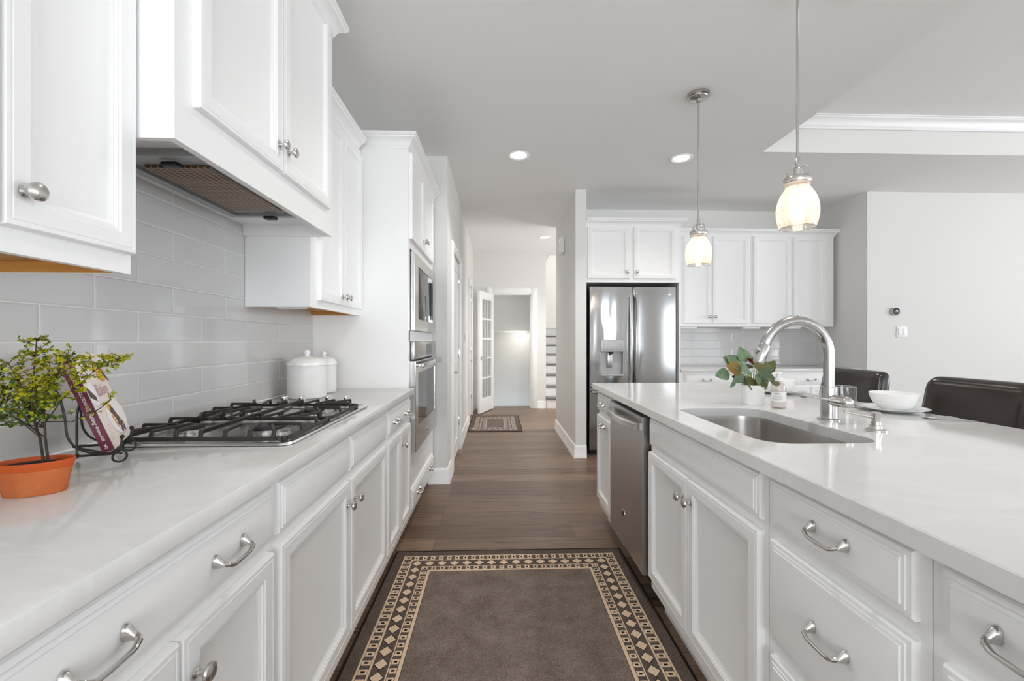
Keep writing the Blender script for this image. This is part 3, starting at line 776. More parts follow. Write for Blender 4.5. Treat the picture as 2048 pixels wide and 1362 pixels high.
def fdoor(x0, x1, z0, z1, mt, bow=.004, hole=None):
    """slightly bowed steel door; hole leaves a rectangular opening"""
    b = B(); n = 14; xs = sorted(set([x0, x0 + .006, x1 - .006, x1] + [x0 + (x1 - x0) * i / n for i in range(n + 1)] + ([hole[0], hole[1]] if hole else [])))
    zs = sorted(set([z0, z0 + .006, z1 - .006, z1] + ([hole[2], hole[3]] if hole else [])))
    def yy(x, z):
        t_ = (x - (x0 + x1) / 2) / ((x1 - x0) / 2); e = .006 if (x in (x0, x1) or z in (z0, z1)) else 0
        return RY - bow * (1 - t_ * t_) + e
    g = {(i, j): b.bm.verts.new((x, yy(x, z), z)) for i, x in enumerate(xs) for j, z in enumerate(zs)}
    for i in range(len(xs) - 1):
        for j in range(len(zs) - 1):
            if hole and hole[0] <= xs[i] < hole[1] - 1e-6 and hole[2] <= zs[j] < hole[3] - 1e-6: continue
            f_ = b.bm.faces.new([g[i, j], g[i + 1, j], g[i + 1, j + 1], g[i, j + 1]]); f_.smooth = True
    o = b.box(x0 + .0005, RY + .0065, z0 + .0005, x1 - .0005, RY + .058, z1 - .0005) if not hole else b
    if hole:
        b.box(x0 + .0005, RY + .0065, z0 + .0005, hole[0], RY + .058, z1 - .0005); b.box(hole[1], RY + .0065, z0 + .0005, x1 - .0005, RY + .058, z1 - .0005)
        b.box(hole[0], RY + .0065, z0 + .0005, hole[1], RY + .058, hole[2]); b.box(hole[0], RY + .0065, hole[3], hole[1], RY + .058, z1 - .0005)
    return b


HO = (1.075, 1.318, .828, 1.212)
d1 = obj('door', fdoor(RX0, 1.418, .712, 1.765, 0, .005, HO), 'steel_fridge', t)
d2 = obj('door', fdoor(1.428, RX1, .712, 1.765, 0), 'steel_fridge2', t)
d3 = obj('freezer_drawer', fdoor(RX0, RX1, .06, .700, 0, .006), 'steel_fridge2', t)
for dd, x in ((d1, 1.392), (d2, 1.452)):
    b = B(); n = 12; pts = []
    for i in range(n + 1):
        q = i / n; pts.append((q, .735 + q * .955))
    rings = []
    for q, z in pts:
        y = RY - .030 - .030 * math.sin(PI * q) ** .7; hw = .013
        rings.append([V((x - hw, y - .004, z)), V((x - hw * .6, y - .009, z)), V((x + hw * .6, y - .009, z)), V((x + hw, y - .004, z)), V((x + hw, y + .008, z)), V((x - hw, y + .008, z))])
    b.loops(rings)
    for z in (.745, 1.665): b.box(x - .012, RY - .030, z - .012, x + .012, RY - .002, z + .028, .003)
    obj('handle', b, 'steel', dd)
b = B(); b.box(RX0 + .012, RY - .062, .655, RX1 - .03, RY - .045, .677, .006); b.box(RX0 + .02, RY - .046, .658, RX0 + .045, RY - .001, .674); b.box(RX1 - .06, RY - .046, .658, RX1 - .035, RY - .001, .674); obj('handle', b, 'steel', d3)
# dispenser
x0, x1, z0, z1 = HO; yb = RY + .055
b = B(); b.box(x0, RY + .05, z0, x1, RY + .056, z1); yf = RY - .012
b.box(x0 + .001, yf, 1.083, x1 - .001, RY + .049, z1 - .001, .004); b.box(x0 + .001, yf, z0 + .001, x1 - .001, RY + .049, z0 + .022, .003)
b.box(x0, yf + .006, z0 + .023, x0 + .006, RY + .049, 1.082); b.box(x1 - .006, yf + .006, z0 + .023, x1, RY + .049, 1.082)
dp = obj('dispenser', b, 'dispenser', d1)
b = B(); b.box(1.155, RY + .02, .915, 1.205, RY + .032, 1.07, .004); obj('paddle', b, 'steel_dark', dp)
b = B(); b.cyl((1.18, RY + .012, 1.050), (1.18, RY + .012, 1.082), .012); b.cyl((1.205, RY + .012, 1.060), (1.205, RY + .012, 1.082), .009); obj('spout', b, 'black', dp)
for ix, iz in ((0, 2), (3.9, 2), (0, 1), (3.9, 1), (0, 0), (1, 0), (2, 0), (3, 0), (3.9, 0)): b = B(); b.box(1.098 + ix * .045, yf - .0006, 1.105 + iz * .028, 1.112 + ix * .045, yf + .001, 1.108 + iz * .028); obj('button', b, 'black', dp)
emblem(d2, (V((1.800, RY - .0065, 1.690)), V((1, 0, 0)), V((0, 0, 1)), V((0, -1, 0))), .020)

# far wall cabinets
UY = 4.78
bx = [(2.0, 2.834, ((2.075, 2.388, 2.362), (2.398, 2.806, 2.424))), (2.836, 3.79, ((2.860, 3.288, 3.262), (3.318, 3.700, 3.344)))]
for i, (x0, x1, ds) in enumerate(bx):
    t = thing('upper_cabinet', ['white wall cabinet next to the refrigerator, behind the hanging lamps, two knobs showing', 'white wall cabinet at the right end of the far wall, behind the faucet'][i], 'cabinet', ((x0 + x1) / 2, 4.9, 1.355))
    if i == 0: x0 = 1.907
    b = B(); b.box(x0, UY, 1.355, x1, 5.080, 2.37); obj('body', b, 'cab', t)
    for a0, a1, k in ds: cdoor(t, 'B', UY, a0, a1, 1.39, 2.365, [(k, 1.463)] if i == 0 else [(k, 1.463)])
    b = B(); b.sweep([(x0, UY), (x1, UY), (x1, 5.085)][:3 if i else 2], CROWN, 2.362); obj('crown_molding', b, 'cab', t)
for i, x in enumerate((2.145, 2.865, 3.33)):
    b = B(); b.box(x - .10, 4.80, 1.331, x + .10, 4.87, 1.3545, .008, 3)
    tag(obj('cabinet_light', b, 'plastic'), ['white under-cabinet light next to the refrigerator panel on the far wall', 'white under-cabinet light in the middle of the far wall cabinets, left of the faucet arch', 'white under-cabinet light framed inside the faucet arch'][i], 'light')
t = thing('base_cabinet', 'white base cabinet on the far wall behind the potted eucalyptus, right of the refrigerator', 'cabinet', (2.35, 4.7, 0))
b = B(); b.box(1.907, 4.48, ZB, 2.80, 5.088, .874); obj('body', b, 'cab', t); b = B(); b.box(1.907, 4.555, .001, 2.80, 5.088, ZB - .0005); obj('toe_kick', b, 'cab', t)
cdrawer(t, 'B', 4.48, 1.955, 2.77, .735, .850, [(2.185, .790), (2.55, .790)]); cdoor(t, 'B', 4.48, 1.955, 2.36, .175, .712, [(2.33, KZ)]); cdoor(t, 'B', 4.48, 2.366, 2.77, .175, .712, [(2.396, KZ)])
t = thing('base_cabinet', 'white base cabinet on the far wall behind the faucet, in the corner', 'cabinet', (3.3, 4.7, 0))
b = B(); b.box(2.802, 4.48, ZB, 3.80, 5.088, .874); obj('body', b, 'cab', t); b = B(); b.box(2.802, 4.555, .001, 3.80, 5.088, ZB - .0005); obj('toe_kick', b, 'cab', t)
cdrawer(t, 'B', 4.48, 2.83, 3.76, .735, .850, [(3.30, .790)]); cdoor(t, 'B', 4.48, 2.83, 3.292, .175, .712); cdoor(t, 'B', 4.48, 3.298, 3.76, .175, .712)
b = B(); b.box(1.907, 4.44, .8745, 3.829, 5.088, .905, .003); tag(obj('countertop', b, 'quartz'), 'white quartz countertop on the far wall below the wall cabinets', 'countertop')
b = B(); b.box(1.907, 5.081, .9055, 3.829, 5.0885, 1.60); tag(obj('tile_backsplash', b, 'tileB'), 'grey subway tile backsplash on the far wall, right of the refrigerator', 'backsplash')

# wall fittings
t = thing('thermostat', 'round dark glass thermostat with silver ring on the right wall', 'thermostat', (4.115, 4.379, 1.5))
b = B(); b.lathe([(.036, 0), (.040, .006), (.041, .024), (.0385, .030), (.036, .030)], (4.115, 4.3795, 1.5), (0, -1, 0), 32, True, False); obj('ring', b, 'nickel', t)
b = B(); b.lathe([(.0385, .0302), (.036, .0325), (.02, .034), (0, .0343)], (4.115, 4.3795, 1.5), (0, -1, 0), 32); dsp = obj('display', b, 'lens', t)
text('70', .026, ((4.115, 4.3450, 1.502), (1, 0, 0), (0, 0, 1), (0, -1, 0)), 'screen', dsp)
t = thing('light_switch', 'white double light switch plate below the round thermostat', 'switch', (4.195, 4.379, 1.29))
b = B(); b.box(4.138, 4.3735, 1.232, 4.254, 4.3795, 1.350, .003); obj('plate', b, 'plastic', t)
for x in (4.172, 4.220):
    b = B(); b.box(x - .016, 4.368, 1.258, x + .016, 4.3733, 1.324, .002); obj('rocker', b, 'plastic', t)
t = thing('light_switch', 'white switch plate on the hall wall between the two white doors', 'switch', (XH, 5.63, 1.23))
b = B(); b.box(XH + .0005, 5.58, 1.18, XH + .006, 5.68, 1.30, .002); obj('plate', b, 'plastic', t)
for yy in (5.607, 5.653):
    b = B(); b.box(XH + .0062, yy - .014, 1.205, XH + .011, yy + .014, 1.275, .002); obj('rocker', b, 'plastic', t)
t = thing('door_chime', 'small white chime box high on the partition wall', 'chime', (.795, 5.2, 2.31))
b = B(); b.box(.752, 5.12, 2.24, .799, 5.31, 2.43, .012, 3); obj('cover', b, 'plastic', t)
b = B()
for i in range(3): b.box(.7508, 5.15 + i * .05, 2.27, .753, 5.175 + i * .05, 2.40)
obj('grille', b, 'trimw', t)
t = thing('door_stop', 'small spring door stop on the hall baseboard beside the far rug', 'door stop', (XH + .016, 5.69, .06))
b = B(); b.tube([(XH + .017 + .006 * 0, 5.69, .06), (XH + .085, 5.69, .05)], .005, 8); obj('spring', b, 'nickel', t)
b = B(); b.cyl((XH + .085, 5.69, .05), (XH + .098, 5.69, .048), .008); obj('tip', b, 'plastic', t)

# recessed ceiling lights
for i, (x, y) in enumerate(((.18, 3.62), (1.557, 3.63), (.711, 6.47), (.18, 1.84), (1.557, 1.82))):  # the last one is unseen, added to light aisle and counters
    t = thing('recessed_light', ['lit recessed ceiling light above the aisle, left of the hanging lamps', 'lit recessed ceiling light beside the stem of the far hanging lamp', 'lit recessed ceiling light down the hall near the partition wall', 'recessed ceiling light over the near part of the aisle, at the top picture edge', 'added recessed ceiling light over the island, out of view above the near hanging lamp'][i], 'ceiling light', (x, y, CH), 'recessed ceiling lights')
    b = B(); b.lathe([(.092, 0), (.092, -.004), (.085, -.008), (.066, -.003), (.062, -.0005)], (x, y, CH - .0005), (0, 0, 1), 36, False, False); obj('trim_ring', b, 'trimw', t)
    b = B(); b.lathe([(.063, 0), (.04, -.0015), (0, -.002)], (x, y, CH - .002), (0, 0, 1), 32); obj('diffuser', b, 'diff', t, label='glowing white diffuser')
    d = bpy.data.lights.new('recessed_light_beam', 'SPOT'); d.energy = (36, 28, 72, 26, 20)[i]; d.spot_size = math.radians(125); d.spot_blend = .8; d.shadow_soft_size = .06; d.color = (1, .96, .91)
    o = bpy.data.objects.new('recessed_light_beam', d); C.objects.link(o); o.location = (x, y, CH - .02)

# pendants
for i, y in enumerate((2.684, 1.785)):
    x = 1.26
    t = thing('pendant_lamp', ['far hanging lamp over the island, its ceiling canopy in view', 'near hanging lamp over the island, larger, its stem cut by the top picture edge'][i], 'pendant lamp', (x, y, CH), 'pendant lamps over the island')
    b = B(); b.lathe([(.066, 0), (.066, -.018), (.060, -.022), (.056, -.022), (.054, -.026), (.016, -.032), (.013, -.050), (.007, -.052)], (x, y, CH - .0005), (0, 0, 1), 36); obj('canopy', b, 'nickel_dark', t)
    b = B(); b.cyl((x, y, CH - .05), (x, y, 1.965), .0052, seg=12); b.lathe([(.0052, 0), (.010, -.012), (.010, -.045)], (x, y, 1.975), seg=16); obj('stem', b, 'nickel', t)
    b = B(); b.lathe([(.010, 0), (.012, -.006), (.017, -.012), (.017, -.056)], (x, y, 1.930), seg=20)
    for a in range(4):
        cs, sn = math.cos(a * PI / 2 + .5), math.sin(a * PI / 2 + .5)
        b.tube([(x + .008 * cs, y + .008 * sn, 1.926), (x + .028 * cs, y + .028 * sn, 1.924), (x + .040 * cs, y + .040 * sn, 1.918), (x + .042 * cs, y + .042 * sn, 1.884)], .0028, 6)
    b.lathe([(.034, .020), (.050, .018), (.052, .014), (.052, -.004), (.050, -.008), (.034, -.008)], (x, y, 1.866), seg=36); obj('holder', b, 'nickel', t)
    b = B(); sh = [(.044, 1.862), (.046, 1.852), (.0435, 1.843), (.050, 1.832), (.064, 1.808), (.074, 1.78), (.0785, 1.75), (.0775, 1.72), (.072, 1.692), (.0655, 1.672)]
    sm_ = []
    for q in range(len(sh) - 1):
        a_, b_, c_, d_ = sh[max(q - 1, 0)], sh[q], sh[q + 1], sh[min(q + 2, len(sh) - 1)]
        for s_ in (0, .25, .5, .75): sm_.append(tuple(.5 * (2 * b_[e] + (c_[e] - a_[e]) * s_ + (2 * a_[e] - 5 * b_[e] + 4 * c_[e] - d_[e]) * s_ ** 2 + (3 * b_[e] - a_[e] - 3 * c_[e] + d_[e]) * s_ ** 3) for e in (0, 1)))
    b.lathe(sm_ + [sh[-1]], (x, y, 0), (0, 0, 1), 64, False, False); obj('lamp_shade', b, 'seed', t, sharp=70, label='seeded glass shade')
    b = B(); b.tube([(x + .0655 * math.cos(a), y + .0655 * math.sin(a), 1.672) for a in [2 * PI * k / 40 for k in range(41)]], .0016, 6, False); obj('shade_rim', b, 'glass', t)
    b = B(); b.lathe([(0, -.055), (.012, -.053), (.024, -.040), (.028, -.024), (.026, -.008), (.018, .014), (.013, .03)], (x, y, 1.79), (0, 0, 1), 20); obj('bulb', b, 'bulb', t, label='glowing warm bulb')
    d = bpy.data.lights.new('pendant_bulb_light', 'POINT'); d.energy = .15; d.shadow_soft_size = .03; d.color = (1, .80, .58)
    o = bpy.data.objects.new('pendant_bulb_light', d); C.objects.link(o); o.location = (x, y, 1.715)

# french door, open
e = thing('door_3', '', '', (FO[0] + .005, 7.69, 0)); del e['label']; del e['category']; e['kind'] = 'structure'
hx, hy = FO[0] + .004, 7.672; ex, ey = -.300, 7.06
u = V((ex - hx, ey - hy, 0)); W_ = u.length; u.normalize(); n = V((u.y, -u.x, 0)); zv = V((0, 0, 1)); o0 = V((hx, hy, .012)); T = .036; HT = 2.0
if n.x < 0: n = -n
def dbx(b, a0, a1, z0, z1, t0=0, t1=T, bev=0): b.obox(o0 + u * a0 + zv * z0 + n * (t0 - T / 2), u * (a1 - a0), n * (t1 - t0), zv * (z1 - z0), bev)
b = B(); s_ = .115
dbx(b, 0, s_, 0, HT); dbx(b, W_ - s_, W_, 0, HT); dbx(b, s_, W_ - s_, 0, .235); dbx(b, s_, W_ - s_, HT - .125, HT)
gw = (W_ - 2 * s_); gh = HT - .36
for i in range(1, 3): dbx(b, s_ + gw * i / 3 - .012, s_ + gw * i / 3 + .012, .235, HT - .125, .006, T - .006)
for i in range(1, 5): dbx(b, s_, W_ - s_, .235 + gh * i / 5 - .012, .235 + gh * i / 5 + .012, .0065, T - .0065)
df = obj('door_frame', b, 'trimw', e)
b = B(); dbx(b, s_ - .004, W_ - s_ + .004, .23, HT - .12, T / 2 - .002, T / 2 + .002); obj('glass_pane', b, 'pane', e)
b = B()
for sg in (-1, 1):
    p = o0 + u * (W_ - .06) + zv * .90 + n * sg * T / 2
    b.lathe([(.027, 0), (.027, .006), (.012, .012), (.011, .045), (.012, .055), (0, .056)], p, n * sg, 18)
    b.tube([p + n * sg * .047, p + n * sg * .050 - u * .03, p + n * sg * .050 - u * .11], [.010, .009, .008], 10)
obj('door_handle', b, 'nickel', e)

# ------------------------------------------------------------------ island
IF_ = .680                       # face-frame plane of the island
t = thing('base_cabinet', 'narrow white island end cabinet with pull-out door beyond the dishwasher', 'cabinet', (1.0, 2.7, 0))
base_body(t, 'R', 2.512, 2.880, 1.30, IF_, .06)
cdrawer(t, 'R', IF_, 2.530, 2.868, .745, .858, [(2.70, .800)]); cdoor(t, 'R', IF_, 2.530, 2.868, .170, .715, pulls=[(2.70, .668)])
t = thing('base_cabinet', 'white sink base cabinet in the island, wide false front over two doors', 'cabinet', (1.0, 1.48, 0))
base_body(t, 'R', 1.066, 1.898, 1.30, IF_, .06)
# the body of the sink base is a shell so that the bowl hangs inside it
bd = [c for c in t.children if c.name.startswith('body')][0]; bpy.data.objects.remove(bd)
b = B(); b.box(IF_, 1.067, ZB, IF_ + .019, 1.897, ZT); b.box(IF_ + .0195, 1.067, ZB, 1.30, 1.083, ZT); b.box(IF_ + .0195, 1.881, ZB, 1.30, 1.897, ZT); b.box(1.285, 1.0835, ZB, 1.30, 1.8805, ZT); b.box(IF_ + .0195, 1.0835, ZB, 1.2845, 1.8805, ZB + .016); obj('body', b, 'cab', t)
cdrawer(t, 'R', IF_, 1.084, 1.884, .745, .862)
cdoor(t, 'R', IF_, 1.501, 1.884, .170, .716, [(1.531, .645)]); cdoor(t, 'R', IF_, 1.084, 1.495, .170, .716, [(1.465, .645)])
t = thing('base_cabinet', 'white island cabinet with three stacked drawers, right of the sink doors', 'cabinet', (1.0, .86, 0))
base_body(t, 'R', .657, 1.065, 1.30, IF_, .06)
for z0, z1, pz in ((.748, .862, .812), (.472, .716, .602), (.175, .434, .31)): cdrawer(t, 'R', IF_, .676, 1.043, z0, z1, [(.843, pz)])
t = thing('base_cabinet', 'white island drawer cabinet cut by the lower right picture corner', 'cabinet', (1.0, .34, 0))
base_body(t, 'R', .02, .656, 1.30, IF_, .06)
for z0, z1, pz in ((.748, .862, .812), (.472, .716, .602), (.175, .434, .31)): cdrawer(t, 'R', IF_, .040, .632, z0, z1, [(.508, pz), (.165, pz)])
b = B(); b.box(1.301, .02, .001, 1.36, 2.880, ZT); tag(obj('island_panel', b, 'cab'), 'white back panel of the island on the stool side', 'panel')

# dishwasher
t = thing('dishwasher', 'dark stainless dishwasher with bar handle in the island', 'dishwasher', (1.0, 2.2, 0))
y0, y1 = 1.903, 2.507
b = B(); b.box(.70, y0 + .004, .11, 1.28, y1 - .004, .868); b.box(.76, y0 + .01, .001, 1.25, y1 - .01, .11); obj('body', b, 'black', t)
f = fr('R', .698, 1.945, y1 - .003, .138, .853)
b = B(); b.panel(f, [(0, 0), (0, .038), (.003, .042), (.2, .0425)]); dw = obj('door', b, 'steel_dark', t)
b = B(); n_ = 12; rings = []
for i in range(n_ + 1):
    q = i / n_; a = .018 + q * (f[4] - .036); hh = .062 + .030 * math.sin(PI * q) ** .8
    c = on(f, a, .666, hh); v_ = f[2]; nn = f[3]
    rings.append([c + v_ * .017, c + v_ * .013 + nn * .009, c - v_ * .013 + nn * .009, c - v_ * .019, c - v_ * .017 - nn * .006, c + v_ * .015 - nn * .006])
b.loops(rings)
for a in (.022, f[4] - .022 - .012):
    b.obox(on(f, a, .650, .0425), f[1] * .012, f[2] * .032, f[3] * .030)
obj('handle', b, 'steel', dw, label='brushed bar handle')
emblem(dw, (on(f, f[4] / 2 - .015, .165, .0425),) + f[1:4], .021)

# island worktop with a rounded sink cut-out
X0, X1, Y0, Y1 = .638, 1.690, -.30, 2.903
SX0, SX1, SY0, SY1 = .748, 1.094, 1.175, 1.818


def rrect(x0, x1, y0, y1, r, z, n=7):
    out = []
    for cx_, cy_, a0 in ((x1 - r, y1 - r, 0), (x0 + r, y1 - r, 90), (x0 + r, y0 + r, 180), (x1 - r, y0 + r, 270)):
        for k in range(n + 1):
            a = math.radians(a0 + 90 * k / n); out.append(V((cx_ + r * math.cos(a), cy_ + r * math.sin(a), z)))
    return out


b = B(); bm = b.bm
oz = [(0, .880), (0, .912), (.003, .915)]
outer = [[V((X0 + i, Y0 + i, z)), V((X1 - i, Y0 + i, z)), V((X1 - i, Y1 - i, z)), V((X0 + i, Y1 - i, z))] for i, z in oz]
b.loops(outer, False, False)
inner = [rrect(SX0 - i, SX1 + i, SY0 - i, SY1 + i, .082 + i, z) for i, z in ((.0, .880), (0, .9125), (.0025, .915))]
b.loops([list(reversed(r)) for r in inner], False, False)
for z in (.915, .880):
    vo = [v for v in bm.verts if abs(v.co.z - z) < 1e-5]
    eo = [e for e in bm.edges if all(abs(v.co.z - z) < 1e-5 for v in e.verts)]
    r = bmesh.ops.triangle_fill(bm, edges=eo, use_beauty=True)
tag(obj('countertop', b, 'quartz'), 'white quartz island worktop with sink cut-out and place settings', 'countertop')
# undermount bowl
t = thing('sink', 'undermount stainless sink bowl in the island worktop', 'sink', (.92, 1.5, .70))
b = B(); g = .004
rs = [rrect(SX0 - .012, SX1 + .012, SY0 - .012, SY1 + .012, .094, .8795), rrect(SX0 - g, SX1 + g, SY0 - g, SY1 + g, .086, .8795), rrect(SX0 - .002, SX1 + .002, SY0 - .002, SY1 + .002, .084, .86), rrect(SX0 + .006, SX1 - .006, SY0 + .006, SY1 - .006, .08, .72), rrect(SX0 + .018, SX1 - .018, SY0 + .018, SY1 - .018, .07, .692), rrect(SX0 + .045, SX1 - .045, SY0 + .045, SY1 - .045, .05, .683)]
b.loops(rs, False, True)
bw = obj('bowl', b, 'steel_sink', t)
b = B(); b.lathe([(.045, 0), (.045, .003), (.034, .0035), (.030, -.001), (0, -.001)], (.93, 1.42, .6835), seg=28); obj('drain', b, 'chrome', t)
b = B(); b.box(SX1 - .0012, 1.322, .835, SX1 + .0005, 1.352, .840); obj('maker_mark', b, 'steel_dark', bw)

# faucet
fx, fy = 1.196, 1.530
t = thing('faucet', 'tall brushed nickel gooseneck faucet behind the sink', 'faucet', (fx, fy, .915))
b = B(); b.lathe([(.036, 0), (.036, .004), (.030, .006), (.0265, .007), (.0265, .118), (.0245, .119), (.0185, .1195)], (fx, fy, .9155), seg=32); obj('body', b, 'steel_faucet', t)
R_ = .1205; zc = 1.150; pts = [(fx, fy, 1.030), (fx, fy, 1.09), (fx, fy, zc)]
for i in range(1, 25):
    a = math.radians(163) * i / 24; pts.append((fx - R_ + R_ * math.cos(a), fy, zc + R_ * math.sin(a)))
b = B(); b.tube(pts, .0175, 20); obj('spout', b, 'steel_faucet', t, sharp=50)
pe = V(pts[-1]); dr_ = (pe - V(pts[-2])).normalized()
b = B(); b.lathe([(.0178, 0), (.0185, .002), (.0195, .060), (.0185, .066), (.012, .066)], pe + dr_ * .001, dr_, 24)
hd = obj('spray_head', b, 'steel_faucet', t)
b = B(); pc = pe + dr_ * .030; sd = V((-dr_.z, 0, dr_.x)); sd = sd if sd.x < 0 else -sd
b.lathe([(.009, .012), (.009, .0225), (.007, .0245), (0, .025)], pc, sd, 16, sx=1.6); obj('spray_button', b, 'nickel_dark', hd)
b = B(); zh = .987; b.lathe([(.020, .010), (.0205, .076), (.0195, .082), (.016, .088), (.009, .092), (0, .0935)], (fx, fy, zh), (0.05, -1, 0), 26); hdl = obj('handle_hub', b, 'nickel', t)
b = B(); b.tube([(fx - .012, fy - .072, zh + .002), (fx - .06, fy - .070, zh + .010), (fx - .112, fy - .066, zh + .020)], [.0048, .0042, .0038], 10); obj('lever', b, 'nickel', t)

t = thing('soap_dispenser', 'brushed nickel soap dispenser right of the faucet', 'soap dispenser', (1.196, 1.335, .915))
b = B(); b.lathe([(.029, 0), (.029, .004), (.024, .006), (.0165, .007), (.0165, .017), (.013, .018), (.013, .028), (.011, .029)], (1.196, 1.335, .9155), seg=28); obj('base', b, 'nickel', t)
b = B(); b.lathe([(.010, .029), (.0105, .034), (.0125, .052), (.0135, .056), (.012, .0585), (0, .059)], (1.196, 1.335, .9155), seg=24); ph = obj('pump_head', b, 'nickel', t)
b = B(); b.tube([(1.187, 1.336, .958), (1.13, 1.340, .968), (1.098, 1.342, .976)], [.005, .0042, .004], 10); obj('spout', b, 'nickel', t)


# eucalyptus pot
def leaf(b, base, d, up, L, Wd, fold=.18, curl=.12, n=6, tip=.75):
    base, d = V(base), V(d).normalized(); s = d.cross(V(up)).normalized(); up = s.cross(d).normalized(); rows = []
    for i in range(n + 1):
        q = i / n; wd = Wd * math.sin(PI * min(1, q ** tip * .97 + .02)) ** .8 / 2
        c = base + d * L * q - up * L * curl * q * q
        rows.append([c - s * wd + up * wd * fold, c, c + s * wd + up * wd * fold])
    b.loops(rows, False, False, closed=False)


px_, py_ = 1.143, 1.912
t = thing('potted_eucalyptus', 'round leaved eucalyptus with a dark red flower in a white pot by the sink', 'potted plant', (px_, py_, .915))
b = B(); b.lathe([(.0435, 0), (.045, .003), (.0485, .085), (.0475, .0865), (.045, .085), (.0435, .070), (0, .070)], (px_, py_, .9155), seg=40); obj('pot', b, 'ceramic_pot', t)
b = B(); b.lathe([(.0434, .074), (.03, .0785), (0, .080)], (px_, py_, .9155), seg=24, cap0=False); obj('soil', b, 'soil', t)
rnd = random.Random(11)
zt = .995
# (tip offset x, y, z from rim centre, leaf direction, length, width, material)
LV = [((-.105, 0, .054), (-1, -.1, -.05), (0, -1, .45), .058, .048, 'leaf_e'), ((-.045, .0, .085), (-.6, .2, .55), (.3, -1, .3), .072, .062, 'leaf_e'),
      ((-.055, -.01, .070), (-.7, 0, .25), (.2, -1, .5), .062, .058, 'leaf_r'), ((-.02, .02, .105), (-.2, .2, .8), (.2, -1, .1), .066, .058, 'leaf_e'),
      ((.00, -.015, .088), (1, -.1, -.05), (0, -1, .5), .078, .056, 'leaf_o'), ((.012, -.02, .062), (.3, -.2, -.8), (.2, -1, .2), .072, .055, 'leaf_e'),
      ((.055, .0, .055), (.55, -.1, .75), (-.6, -1, .1), .068, .042, 'leaf_o'), ((-.045, -.01, .052), (-.8, -.2, -.45), (.4, -1, .3), .056, .034, 'leaf_e'),
      ((-.085, -.01, .026), (-.5, 0, -.8), (.5, -1, .2), .034, .020, 'leaf_e'), ((.072, -.01, .026), (1, -.1, -.25), (0, -1, .6), .046, .040, 'leaf_o'),
      ((-.02, -.015, .045), (-.1, -.4, -.8), (.3, -1, .3), .058, .044, 'leaf_o'), ((-.03, -.01, .020), (-.8, -.2, .15), (.3, -1, .5), .050, .024, 'leaf_e'),
      ((.03, .01, .075), (.6, .3, .4), (-.3, -1, .4), .055, .046, 'leaf_e'), ((.035, -.02, .068), (.5, -.2, -.5), (.0, -1, .3), .050, .040, 'leaf_e'),
      ((-.005, .03, .075), (.2, .8, .4), (0, -.6, .8), .055, .050, 'leaf_o'), ((-.035, .03, .06), (-.6, .7, .2), (0, -.4, .9), .055, .045, 'leaf_e'), ((.0, -.02, .030), (.5, -.5, -.4), (.1, -1, .5), .050, .040, 'leaf_o')]
LV += [((-.06, .02, .095), (-.7, .1, .45), (.2, -1, .3), .06, .055, 'leaf_e'), ((-.03, -.025, .075), (-.5, -.4, .1), (.2, -1, .6), .055, .05, 'leaf_e'), ((.02, .03, .095), (.5, .5, .5), (-.2, -1, .3), .055, .05, 'leaf_e'),
       ((.04, .02, .04), (.8, .2, .2), (-.1, -1, .5), .05, .04, 'leaf_e'), ((-.02, .02, .03), (-.7, .3, .2), (.2, -1, .5), .05, .04, 'leaf_o'), ((.02, -.03, .045), (.2, -.5, .5), (.1, -1, .4), .05, .044, 'leaf_e')]
sb = B()
for off, d, up, L, Wd, mt in LV:
    c = V((px_, py_, zt)) + V(off); r0 = V((px_ + off[0] * .22 + rnd.uniform(-.008, .008), py_ + off[1] * .3 + rnd.uniform(-.012, .008), zt - .012))
    mid = (r0 + c) / 2 + V((-off[0] * .12, 0, .016)); sb.tube([r0, mid, c], [.0017, .0015, .0011], 6)
    b = B(); leaf(b, c, d, up, L * 1.12, Wd * 1.22, fold=rnd.uniform(.05, .3), curl=rnd.uniform(.02, .2)); obj('leaf', b, mt, t)
for i in range(12):
    a = rnd.uniform(0, 2 * PI); r = rnd.uniform(.005, .03)
    sb.tube([(px_ + r * math.cos(a), py_ + r * math.sin(a), zt - .014), (px_ + 1.7 * r * math.cos(a), py_ + 1.3 * r * math.sin(a), zt + rnd.uniform(.03, .075))], [.0014, .001], 5)
obj('stem', sb, 'stem_g', t)
fc = V((px_ + .008, py_ + .01, zt + .098)); b = B()
for i in range(7):
    a = i * 2 * PI / 7; leaf(b, fc, (math.cos(a), math.sin(a) * .8, .75), (0, 0, 1), .036, .028, .3, -.2, 5)
fl = obj('flower', b, 'petal', t, label='dark red flower'); b = B()
for i in range(5):
    a = i * 2 * PI / 5 + .4; leaf(b, fc + V((0, -.006, .004)), (math.cos(a) * .8, math.sin(a) * .6 - .3, .8), (0, -.4, 1), .020, .020, .3, -.3, 5)
obj('petal', b, 'petal_c', fl, label='cream inner petals')

# soap bottle
bx_, by_ = 1.193, 1.808
t = thing('soap_bottle', 'clear pump soap bottle with white label beside the potted eucalyptus', 'bottle', (bx_, by_, .915))
b = B(); b.lathe([(.024, 0), (.028, .003), (.029, .010), (.029, .086), (.027, .095), (.016, .106), (.0125, .109), (.0125, .114)], (bx_, by_, .9155), seg=32, cap1=False); bt = obj('bottle_body', b, 'blushplastic', t)
b = B(); b.lathe([(.0, .004), (.027, .004), (.0285, .010), (.0285, .028), (0, .0281)], (bx_, by_, .9155), seg=32); obj('liquid_soap', b, 'ceramic', t, label='white liquid soap')
b = B(); A0 = -PI; rr = .0295
b.loops([[V((bx_ + rr * math.cos(a), by_ + rr * math.sin(a), z)) for a in [-PI * 1.02 + PI * 1.05 * i / 20 for i in range(21)]] for z in (.943, .9835)], False, False, closed=False); lb_ = obj('paper_label', b, 'plastic', t, label='white paper label with grey print')
b = B()
